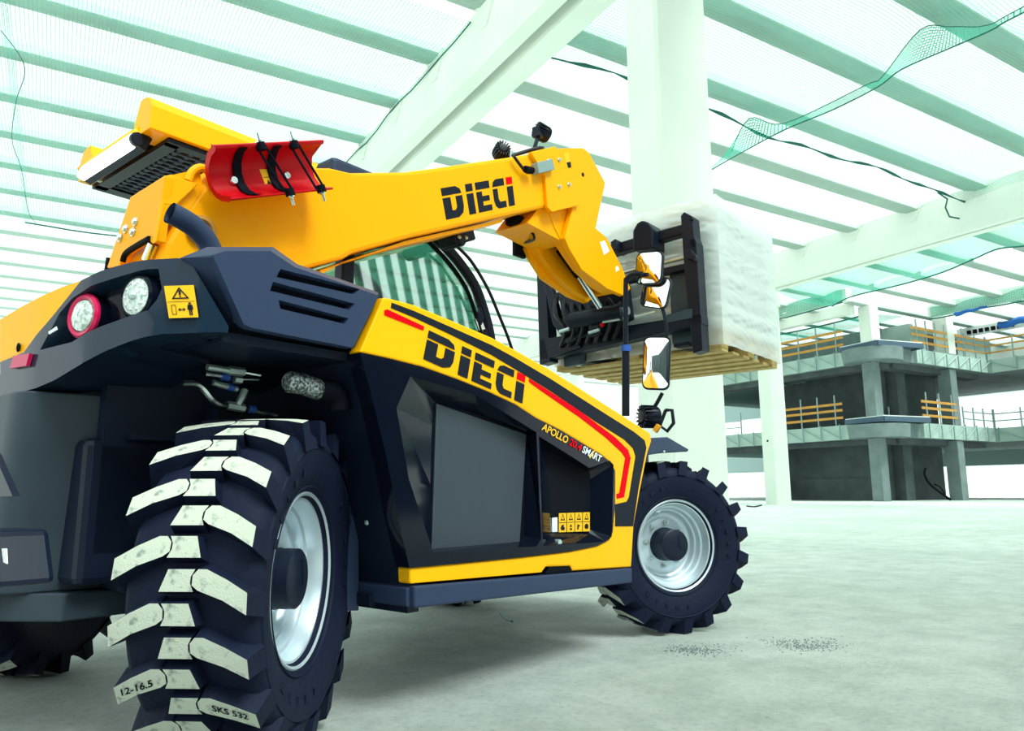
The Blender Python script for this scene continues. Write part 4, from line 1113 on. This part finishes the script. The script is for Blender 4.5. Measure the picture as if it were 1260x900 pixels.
sb = [(1.856, 2.376), (1.994, 2.444), (2.015, 2.390), (1.869, 2.317)]
MB().prism(sb, 1, -.25, -.205).build('sensor_box', M['galv'], boom, smooth=0, bevel=.004)
MB().tube([(1.768, -0.235, 2.311), (1.830, -0.235, 2.324)], .018, 10).build('sensor_plug', M['black'], boom)

# red safety trough bolted to the boom side
ang = R(22.8)
e1 = Vector((math.cos(ang), 0, math.sin(ang))); e2 = Vector((-math.sin(ang), 0, math.cos(ang)))
r0 = Vector([(0.115, -0.250, 1.695)][0])
def rp(a, h, o): return r0 + e1 * a + e2 * h + Vector((0, -o, 0))
RL = .345
sec = [(.100, .078), (.090, .072), (.080, .04), (.052, .010), (.020, -.005), (-.020, -.005), (-.052, .012), (-.072, .042), (-.080, .068), (-.086, .080)]
inn = [(h * .94, o + .006) for h, o in sec]
b = MB()
def ring(a, flare):
    return [rp(a + (flare if i in (0, 1) else 0), h, o) for i, (h, o) in enumerate(sec)] + [rp(a + (flare if i in (0, 1) else 0), h, o + .002) for i, (h, o) in reversed(list(enumerate(inn)))]
rs = [ring(-.055, 0), ring(.0, 0), ring(RL * .5, 0), ring(RL, .0), ring(RL + .035, .02)]
n_ = len(rs[0]); vv = sum(rs, [])
ff = [(j * n_ + i, j * n_ + (i + 1) % n_, (j + 1) * n_ + (i + 1) % n_, (j + 1) * n_ + i) for j in range(4) for i in range(n_)]
ff += [tuple(range(n_))[::-1], tuple(4 * n_ + i for i in range(n_))]
b.add(vv, ff)
lock = b.build('safety_trough', M['red'], TH, smooth=30, bevel=.002)
MB().prism([(p[0], p[1]) for p in [(.11, .10), (.10, .10), (.10, .01), (.11, .01)]], 0, 0, .01) if False else None
ep = MB()
pts = [rp(-.055 + .0, h, o) for h, o in sec[1:-1]]
pts2 = [rp(-.06, h, o) for h, o in sec[1:-1]]
pl = [rp(-.05, .0, -.02)]
ep.add([rp(-.056, h * 1.05, o - .006) for h, o in sec] + [rp(-.056, h * .86, o + .012) for h, o in sec], [(i, i + 1, len(sec) + i + 1, len(sec) + i) for i in range(len(sec) - 1)])
ep.build('end_rim', M['red'], lock, smooth=0)
MB().box(rp(.18, .0, -.02), (.30, .05, .10), Matrix.Rotation(-ang, 3, 'Y')).build('mounting_pad', M['red'], lock, smooth=0)
for a in (.105, .245):
    bd = MB()
    bb = [(h * .92, o + .010) for h, o in sec[1:-1]]
    rr_ = [[rp(a + da, h, o + do) for h, o in bb] for da, do in ((-.070, 0), (-.038, 0), (-.038, .008), (-.070, .008))]
    m_ = len(bb)
    bd.add(sum(rr_, []), [(j * m_ + i, j * m_ + i + 1, ((j + 1) % 4) * m_ + i + 1, ((j + 1) % 4) * m_ + i) for j in range(4) for i in range(m_ - 1)])
    bd.build('rubber_pad', M['black'], lock)
    t0, t1 = rp(a, .090, .080), rp(a + .060, -.084, .084)
    st = MB()
    for w in (0, .036): st.tube([t0 + e1 * w, t1 + e1 * w], .0045, 6)
    st.build('bungee_strap', M['black'], lock)
    for p, sgn in ((t0 + e1 * .018, 1), (t1 + e1 * .018, -1)):
        MB().tube([p - e2 * .018 * sgn, p + e2 * .008 * sgn], .017, 12).build('rubber_bush', M['black'], lock)
        MB().tube([p + e2 * .006 * sgn, p + e2 * .014 * sgn, p + e2 * .014 * sgn, p + e2 * .042 * sgn], [.013, .013, .006, .005], 10).build('strap_bolt', M['chrome'], lock)
for a in (.05, .27):
    p = rp(a - .02, -.005, .008)
    MB().lathe([(0, -.008), (.012, -.007), (.016, .0), (.016, .006)], 16).xf(Matrix.Translation(p)).build('cap_bolt', M['chrome'], lock)
dc = [rp(.150, -.040, .008), rp(.185, -.040, .008), rp(.180, .030, .006), rp(.145, .030, .006)]
MB().add(dc, [(0, 1, 2, 3)]).build('warning_decal', M['decal_yellow'], lock, smooth=0)
MB().add([bil(dc, *p) + Vector((0, -.001, 0)) for p in ((.2, .1), (.8, .1), (.5, .4), (.15, .5), (.85, .5), (.85, .53), (.15, .53))], [(0, 1, 2), (3, 4, 5, 6)]).build('pictogram', M['decal_black'], lock, smooth=0)

# ------------------------------------------------------------ cab
cab = empty('cab', parent=TH)
def cp(name, m, b, bevel=0.0, smooth=35): return b.build(name, M[m], cab, smooth=smooth, bevel=bevel)
CY0, CY1 = .15, .88
b = MB()
for y0, s in ((CY0, 1), (CY1, -1)):
    sec_ = [(y0, 1.985), (y0, 2.075), (y0 + s * .025, 2.115), (y0 + s * .05, 2.125), (y0 + s * .10, 2.125), (y0 + s * .14, 2.04), (y0 + s * .14, 1.985)]
    x0 = .03 if s == 1 else .06
    b.prism(sec_, 0, x0, 1.0, polyb=sec_)
    low = [(y, 1.97 + (z - 1.985) * .55) for y, z in sec_]
    b.prism(sec_, 0, 1.0, 1.52, polyb=low)
cp('canopy', 'yellow', b, .012, 0)
cp('roof_plate', 'yellow', MB().box2((.02, .28, 1.998), (1.5, .75, 2.018)).prism([(.03, 1.992), (.02, 2.016), (.05, 2.018), (.08, 1.992)], 1, .24, .80), .004, 0)
cp('roof_liner', 'black', MB().box2((.10, .18, 1.992), (1.5, .85, 1.998)), smooth=0)
gr = MB()
for i in range(28): gr.box2((.13 + i * .048, .22, 1.975), (.148 + i * .048, .82, 1.992))
for i in range(16): gr.box2((.12, .215 + i * .04, 1.972), (1.45, .227 + i * .04, 1.990))
tag(cp('roof_grille', 'plastic', gr, smooth=0), kind='stuff')
cp('grille_rim', 'frame', MB().box2((.11, .18, 1.965), (.16, .84, 1.99)).box2((.11, .80, 1.965), (1.45, .86, 1.99)).box2((.11, .17, 1.965), (1.45, .21, 1.99)), smooth=0)
lbx = MB().box((.012, .47, 1.955), (.035, .46, .055), Matrix.Rotation(R(20), 3, 'Y'))
cp('light_bar_lens', 'led', lbx, .006, 0)
cp('light_bar', 'frame', MB().box((.045, .47, 1.958), (.04, .50, .06), Matrix.Rotation(R(20), 3, 'Y')).rod((.02, .215, 1.958), (.02, .24, 1.958), .027, 16).rod((.02, .70, 1.955), (.02, .72, 1.955), .022, 12), .004)
cp('light_bar_bolt', 'zinc', MB().sphere((.05, .73, 1.95), .012, 8, 6).sphere((.07, .68, 1.945), .012, 8, 6))
pil = [(1.40, 1.985), (1.52, 1.95), (1.66, 1.88), (1.80, 1.77), (1.88, 1.64), (1.935, 1.50), (1.97, 1.30), (1.985, 1.0)]
for y in (.155, .86):
    d_ = dense([(x, y, z) for x, z in pil], 4)
    cp('front_pillar', 'chassis', MB().tube(d_, .030, 10))
    cp('rear_pillar', 'chassis', MB().box2((.90, y - .03, .9), (.97, y + .03, 1.98)), .008, 0)
    gp = [(x - .02, z) for x, z in pil]
    cp('side_window', 'glass', MB().prism(gp + [(.95, 1.0), (.95, 1.985)], 1, y - .003, y + .003), smooth=0)
ws = dense([(x, 0, z) for x, z in pil[1:]], 3)
wb = MB(); wb.add([(p.x, .18, p.z) for p in ws] + [(p.x, .84, p.z) for p in ws], [(i, i + 1, len(ws) + i + 1, len(ws) + i) for i in range(len(ws) - 1)])
cp('windscreen', 'glass', wb)
cp('window_seal', 'black', MB().tube(dense([(x - .07, .150, z - .03) for x, z in pil[1:]], 3), .012, 6))
for z0 in (1.62, 1.50, 1.40): pass
cp('door_hinge', 'frame', MB().box((1.85, .15, 1.60), (.05, .02, .09), Matrix.Rotation(R(25), 3, 'Y')).box((1.90, .15, 1.50), (.05, .02, .06), Matrix.Rotation(R(20), 3, 'Y')), .004, 0)
cp('window_sticker', 'decal_white', MB().prism([(1.806, 1.574), (1.852, 1.591), (1.885, 1.533), (1.839, 1.516)], 1, .145, .147), smooth=0)
cp('cab_floor', 'chassis', MB().box2((.9, .14, .80), (1.98, .90, .90)).box2((.9, .14, .9), (.94, .90, 1.35)), smooth=0)
cp('seat', 'seat', MB().box2((1.05, .32, 1.0), (1.5, .74, 1.14)).box((1.04, .53, 1.36), (.12, .40, .52), Matrix.Rotation(R(-10), 3, 'Y')), .03, 0)
cp('steering_wheel', 'black', MB().tube([(1.66 + .16 * math.sin(R(-35)) * math.sin(a), .53 + .16 * math.cos(a), 1.32 + .16 * math.cos(R(-35)) * math.sin(a)) for a in [2 * math.pi * i / 24 for i in range(25)]], .014, 8).rod((1.66, .53, 1.30), (1.85, .53, 1.0), .025))
hb = Vector([(1.526, 0.020, 1.925)][0])
cp('hose_bracket', 'frame', MB().box(hb, (.16, .12, .06), Matrix.Rotation(-R(24), 3, 'Y')).rod(hb + Vector((-.03, -.07, -.03)), hb + Vector((-.03, .06, -.03)), .03, 12), .01)
cp('bracket_bolt', 'zinc', MB().sphere(hb + Vector((.0, -.065, -.01)), .011, 8, 6).sphere(hb + Vector((-.05, -.065, -.02)), .011, 8, 6))
cp('hose', 'amber_cable', MB().tube(dense([(1.563, 0.050, 1.898), (1.669, 0.050, 1.845), (1.797, 0.050, 1.727), (1.891, 0.050, 1.597), (1.965, 0.050, 1.487), (2.021, 0.050, 1.382)], 5), .0085, 8))

# ------------------------------------------------------------ mirrors, front lamp, front fender
pole = [(2.060, -0.619, 1.017), (2.060, -0.631, 1.348), (2.060, -0.642, 1.670), (2.060, -0.653, 1.706), (2.060, -0.686, 1.721), (2.060, -0.737, 1.715)]
tp_('mirror_pole', 'frame', MB().tube(dense(pole, 5), .0125, 12))
tp_('pole_sleeve', 'frame', MB().rod(pole[0], pole[1], .019, 14))
tp_('pole_ring', 'blue', MB().rod(Vector(pole[1]) + Vector((0, 0, -.012)), Vector(pole[1]) + Vector((0, 0, .018)), .026, 16))
def mirror(c, w, h, rollz, nrm, lab):
    n = Vector(nrm).normalized()
    mt = Matrix.Translation(c) @ n.to_track_quat('-Y', 'Z').to_matrix().to_4x4() @ Matrix.Rotation(R(rollz), 4, 'Y')
    r = min(w, h) * .22
    def rr(k, o): 
        out = []
        for cx, cz, a0 in ((w / 2 - r, h / 2 - r, 0), (-w / 2 + r, h / 2 - r, 90), (-w / 2 + r, -h / 2 + r, 180), (w / 2 - r, -h / 2 + r, 270)):
            for j in range(5):
                a = R(a0 + j * 22.5); out.append(((cx + r * math.cos(a)) * k, (cz + r * math.sin(a)) * k))
        return out
    b = MB().prism(rr(1, 0), 1, -.006, .012).prism(rr(1, 0), 1, .012, .040, polyb=rr(.6, 0))
    o = b.xf(mt).build('mirror', M['frame'], TH, smooth=40)
    gl_ = MB(); ks = (.93, .8, .6, .4, .2)
    vs = [(p[0], -.0072 - .055 * min(w, h) * (1 - (k / .93) ** 2), p[1]) for k in ks for p in rr(k, 0)]
    m_ = len(rr(1, 0)); vs.append((0, -.0072 - .055 * min(w, h), 0))
    gl_.add(vs, [(j * m_ + i, j * m_ + (i + 1) % m_, (j + 1) * m_ + (i + 1) % m_, (j + 1) * m_ + i) for j in range(4) for i in range(m_)] + [(4 * m_ + i, 4 * m_ + (i + 1) % m_, 5 * m_) for i in range(m_)])
    gl_.xf(mt).build('mirror_glass', M['mirror'], o, smooth=80)
mirror([(2.100, -0.756, 1.750)][0], .150, .165, 8, (-1, .02, -.04), '')
mirror([(2.140, -0.766, 1.631)][0], .150, .160, 16, (-1, -.03, .0), '')
mirror([(2.120, -0.766, 1.271)][0], .132, .265, 5, (-1, -.30, -.06), '')
for pts in ([(2.150, -0.781, 1.581), (2.150, -0.805, 1.502), (2.150, -0.809, 1.411), (2.150, -0.797, 1.340)], [(2.150, -0.775, 1.125), (2.150, -0.732, 1.064), (2.150, -0.690, 1.027), (2.150, -0.658, 1.021)], [(2.150, -0.686, 1.745), (2.150, -0.731, 1.703), (2.150, -0.754, 1.585)]):
    tp_('mirror_arm', 'frame', MB().tube(dense(pts, 4), .010, 8))
fl = [(2.140, -0.709, 1.013)][0]
fo = work_lamp(fl, (.8, -.5, 0), .052, TH)
fo2 = [(2.160, -0.784, 1.041), (2.160, -0.818, 1.039), (2.160, -0.824, 0.976), (2.160, -0.788, 0.939), (2.160, -0.750, 0.968)]
tp_('lamp_guard', 'frame', MB().tube([Vector(p) for p in fo2 + [fo2[0]]], .009, 8))
tp_('amber_marker', 'orange_lens', MB().prism([(-0.746, 0.945), (-0.769, 0.971), (-0.786, 0.958), (-0.763, 0.929)], 0, 2.09, 2.11), smooth=0)
tp_('front_fender', 'plastic', MB().prism([(1.865, 0.888), (2.143, 0.910), (2.360, 0.860), (2.350, 0.847), (2.120, 0.835), (1.859, 0.807)], 1, -.80, -.50, polyb=[(1.865, 0.888), (2.142, 0.898), (2.290, 0.857), (2.280, 0.841), (2.120, 0.827), (1.859, 0.807)]), .006, 0)
tp_('fender_bolt', 'zinc', MB().sphere([(2.087, -0.805, 0.837)][0], .007, 8, 6))

# ------------------------------------------------------------ fork carriage (carried by the boom head)
car = empty('fork_carriage', parent=TH)
def fp(name, m, b, bevel=.006, smooth=0): return b.build(name, M[m], car, smooth=smooth, bevel=bevel)
fp('side_post', 'frame', MB().prism([(-0.515, 2.333), (-0.539, 2.354), (-0.591, 2.314), (-0.596, 2.188), (-0.610, 2.143), (-0.618, 1.475), (-0.554, 1.463), (-0.522, 2.006)], 0, 2.96, 3.06))
fp('side_post', 'frame', MB().prism([(0.614, 2.244), (0.584, 2.274), (0.541, 2.253), (0.504, 1.535), (0.596, 1.522)], 0, 2.96, 3.06))
fp('top_bar', 'frame', MB().prism([(0.585, 2.244), (-0.519, 2.284), (-0.527, 2.219), (0.586, 2.166)], 0, 2.97, 3.05), .01)
fp('top_lug', 'frame', MB().prism([(-0.203, 2.162), (-0.208, 2.293), (-0.240, 2.335), (-0.281, 2.346), (-0.321, 2.321), (-0.354, 2.270), (-0.349, 2.148)], 0, 2.90, 3.06), .012)
fp('bar_clamp', 'frame', MB().prism([(-0.030, 2.264), (-0.067, 2.278), (-0.077, 2.203), (-0.040, 2.195)], 0, 2.92, 3.06))
fp('post_notch', 'black', MB().prism([(-0.572, 2.166), (-0.604, 2.159), (-0.607, 2.112), (-0.575, 2.124)], 0, 2.955, 2.96).prism([(-0.579, 2.300), (-0.600, 2.290), (-0.599, 2.274), (-0.578, 2.285)], 0, 2.955, 2.96), 0)
fp('post_hook', 'frame', MB().prism([(-0.557, 2.095), (-0.589, 2.094), (-0.623, 2.040), (-0.611, 2.017), (-0.564, 2.037)], 0, 2.92, 2.97))
fp('cross_rod', 'zinc', MB().rod(*[Vector(p) for p in [(3.000, 0.362, 2.054), (3.000, -0.509, 2.076)]], .014), 0, 35)
fp('cross_bar', 'frame', MB().prism([(0.531, 2.026), (-0.529, 2.041), (-0.527, 2.000), (0.532, 1.973)], 0, 3.0, 3.05))
fp('lower_bar', 'frame', MB().prism([(0.593, 1.701), (-0.619, 1.694), (-0.621, 1.633), (0.595, 1.551)], 0, 2.96, 3.06))
fp('lower_plate', 'fork', MB().prism([(-0.398, 1.723), (-0.567, 1.736), (-0.564, 1.677), (-0.385, 1.673)], 0, 2.955, 2.97), 0)
fp('lower_plate', 'frame', MB().prism([(0.538, 1.693), (0.338, 1.694), (0.235, 1.597), (0.505, 1.557)], 0, 2.945, 2.96), 0)
fp('fork_shank', 'fork', MB().prism([(-0.376, 2.044), (-0.510, 2.043), (-0.508, 1.558), (-0.377, 1.555)], 0, 3.05, 3.10))
fp('fork_shank', 'fork', MB().prism([(0.476, 2.010), (0.323, 2.013), (0.309, 1.509), (0.451, 1.502)], 0, 3.05, 3.10))
for px in ([(-0.380, 1.632), (-0.485, 1.633), (-0.487, 1.556), (-0.382, 1.549)], [(0.456, 1.594), (0.320, 1.589), (0.315, 1.504), (0.451, 1.502)]):
    ys = [p[0] for p in px]; 
    fp('fork_blade', 'frame', MB().prism([(3.06, 1.535), (3.06, 1.60), (3.9, 1.585), (4.0, 1.56), (4.0, 1.55)], 1, min(ys), max(ys)), .004)
hub_c = Vector([(2.860, -0.058, 1.766)][0])
fp('quick_coupler', 'frame', MB().prism([(0.389, 2.000), (0.241, 2.019), (-0.137, 1.993), (-0.163, 1.733), (0.058, 1.658), (0.329, 1.651)], 0, 2.90, 2.98), .015)
fp('pivot_tube', 'frame', MB().rod(hub_c + Vector((0, .30, .0)), hub_c + Vector((0, -.08, .0)), .055, 20).rod(hub_c + Vector((0, -.08, 0)), hub_c + Vector((0, -.10, 0)), .065, 20), 0, 35)
fp('pivot_pin', 'zinc', MB().rod(hub_c + Vector((0, -.10, 0)), hub_c + Vector((0, -.125, 0)), .026, 16), 0, 35)
fp('locking_pin', 'zinc', MB().rod(hub_c + Vector((-.02, .05, -.05)), hub_c + Vector((-.02, -.12, -.05)), .009, 8), 0, 35)
fp('red_knob', 'decal_red', MB().sphere(Vector([(2.800, -0.027, 1.687)][0]), .013, 8, 6), 0, 35)
fp('support_arm', 'frame', MB().prism([(0.505, 2.075), (0.443, 2.051), (0.378, 1.812), (0.236, 1.647), (0.315, 1.624), (0.434, 1.775)], 0, 2.90, 2.95).prism([(0.163, 1.952), (0.098, 1.962), (0.032, 1.659), (0.107, 1.637)], 0, 2.86, 2.92), .006)
hs = MB()
rnd2 = random.Random(5)
for k in range(7):
    y0 = .42 - k * .07
    hs.tube(dense([(2.93, y0, 1.98 - .03 * k), (2.84, y0 - .05, 1.86 - rnd2.random() * .05), (2.86, y0 - .12, 1.72), (2.94, y0 - .02, 1.62)], 4), .013, 6)
fp('hydraulic_hose', 'amber_cable', hs, 0, 35)
for a_, c_, r_ in (((2.84, .33, 1.70), (2.84, .25, 1.71), .012), ((2.84, .10, 1.66), (2.84, .02, 1.67), .010), ((2.88, -.22, 1.72), (2.88, -.36, 1.73), .010)):
    fp('hose_fitting', 'zinc', MB().rod(a_, c_, r_), 0, 35)
for p in [(2.940, -0.046, 1.799), (2.940, 0.327, 1.751), (2.940, -0.086, 1.744)]: 
    fp('coupler_bolt', 'zinc', MB().sphere(p, .010, 8, 6), 0)

# ------------------------------------------------------------ pallet and wrapped sacks (in the machine's axes)
def mload(o): o.location = (-1.233, 2.447, 0); o.rotation_euler = (0, 0, R(50.5)); return o
pal = tag(mload(empty('pallet')), 'slatted timber pallet carried on the raised forks', 'pallet')
X0, X1, Y0, Y1 = 3.14, 4.06, -.66, .58
def wood(name, lo, hi): return MB().box2(lo, hi).build(name, M['pallet'], pal, smooth=0, bevel=.003)
for i in range(6):
    x = X0 + (X1 - X0 - .095) * i / 5
    wood('bottom_plank', (x, Y0, 1.492 + .002 * (i % 2)), (x + .095, Y1, 1.512))
for i in range(7):
    x = X0 + (X1 - X0 - .095) * i / 6
    wood('deck_plank', (x, Y0, 1.605), (x + .095, Y1, 1.625))
for y in (Y0, (Y0 + Y1) / 2 - .05, Y1 - .10):
    for x in (X0, (X0 + X1) / 2 - .05, X1 - .10):
        wood('block', (x, y, 1.513), (x + .10, y + .10, 1.585))
    wood('stringer', (X0, y, 1.585), (X1, y + .10, 1.605))
load = tag(mload(empty('wrapped_load')), 'tall block of white sacks wrapped in clear stretch film on the pallet', 'load')
rs_ = random.Random(11)
def sack_mesh():
    b = MB()
    def f(u, v):
        th = math.pi * (v - .5); ph_ = 2 * math.pi * u
        def se(w, m): return math.copysign(abs(w) ** m, w)
        return (.235 * se(math.cos(th), .35) * se(math.cos(ph_), .35), .212 * se(math.cos(th), .35) * se(math.sin(ph_), .35), .056 * se(math.sin(th), .6))
    return b.grid(f, 20, 8).mesh('sack', M['sack'], 60)
sm = sack_mesh()
for lay in range(8):
    for i in range(2):
        for j in range(3):
            o = bpy.data.objects.new('sack', sm); COL.objects.link(o); o.parent = load
            o.location = (3.38 + i * .45 + rs_.uniform(-.012, .012), -.45 + j * .41 + rs_.uniform(-.012, .012), 1.678 + lay * .104)
            o.rotation_euler = (0, 0, rs_.uniform(-.03, .03))
pr_ = MB()
for lay in (0, 1, 3, 5):
    for k in range(3):
        pr_.box((3.137, -.58 + k * .03 + .41 * (lay % 2), 1.68 + lay * .104), (.002, .018, .035))
pr_.build('sack_lettering', M['sack_print'], load, smooth=0)
def film(u, v):
    per = [(3.128, -.678), (3.128, .598), (4.078, .598), (4.078, -.678)]
    L = [1.25, .94, 1.25, .94]; s = u * sum(L); k = 0
    while k < 3 and s > L[k]: s -= L[k]; k += 1
    a, c = per[k], per[(k + 1) % 4]; t = min(1, s / L[k])
    x, y = a[0] + (c[0] - a[0]) * t, a[1] + (c[1] - a[1]) * t
    n = (c[1] - a[1], a[0] - c[0]); d = (1 - abs(2 * t - 1) ** 6) * (.012 * math.sin(v * 52 + u * 9) + .014 * abs(math.sin(u * 70 + v * 23 + 1.5 * math.sin(v * 31))) + .012 * abs(math.sin(u * 120 - v * 61 + 2 * math.sin(u * 43))) - .012)
    ln = math.hypot(*n)
    return (x + n[0] / ln * -d * .5, y + n[1] / ln * -d * .5, 1.53 + v * .958)
MB().grid(film, 220, 110).build('stretch_film', M['wrap'], load, smooth=80)
MB().grid(lambda u, v: (3.13 + .94 * u, -.665 + 1.25 * v, 2.488 + .025 * math.sin(u * 12) * math.sin(v * 17) * math.sin(math.pi * u) * math.sin(math.pi * v)), 30, 40).build('film_top', M['wrap'], load, smooth=80)

# ------------------------------------------------------------ litter on the floor
def litter(name, lab, pts, r, m, cat='debris'):
    tag(MB().tube(dense(pts, 3), r, 6).build(name, M[m]), lab, cat)
wp = [(-0.068, 4.164, 0.012), (-0.040, 3.982, 0.012), (-0.006, 3.909, 0.012)]
litter('wire_scrap', 'short bent wire scrap on the floor beneath the sill', wp, .007, 'galv')
wp = [(9.614, 31.192, 0.020), (9.405, 29.596, 0.020), (10.720, 32.731, 0.020)]
litter('wood_scrap', 'dark wood scrap on the floor before the far column', wp, .03, 'black')
for i, (px, lab) in enumerate([([(1.169, 3.408, 0.004), (1.205, 3.287, 0.004), (1.302, 3.318, 0.004), (1.423, 3.437, 0.004)], 'patch of loose gravel on the floor below the front wheel'), ([(0.702, 3.250, 0.004), (0.765, 3.232, 0.004), (0.849, 3.295, 0.004)], 'small patch of crumbs by the front tyre shadow')]):
    b = MB(); rg = random.Random(i)
    for k in range(420):
        p = Vector(px[rg.randrange(len(px) - 1)]).lerp(Vector(px[rg.randrange(len(px))]), rg.random())
        b.sphere((p.x + rg.gauss(0, .05), p.y + rg.gauss(0, .05), .003), rg.uniform(.001, .004), 5, 3, sc=(1, 1, .5))
    tag(b.build('gravel', M['concrete'], smooth=0), lab, 'gravel', kind='stuff')
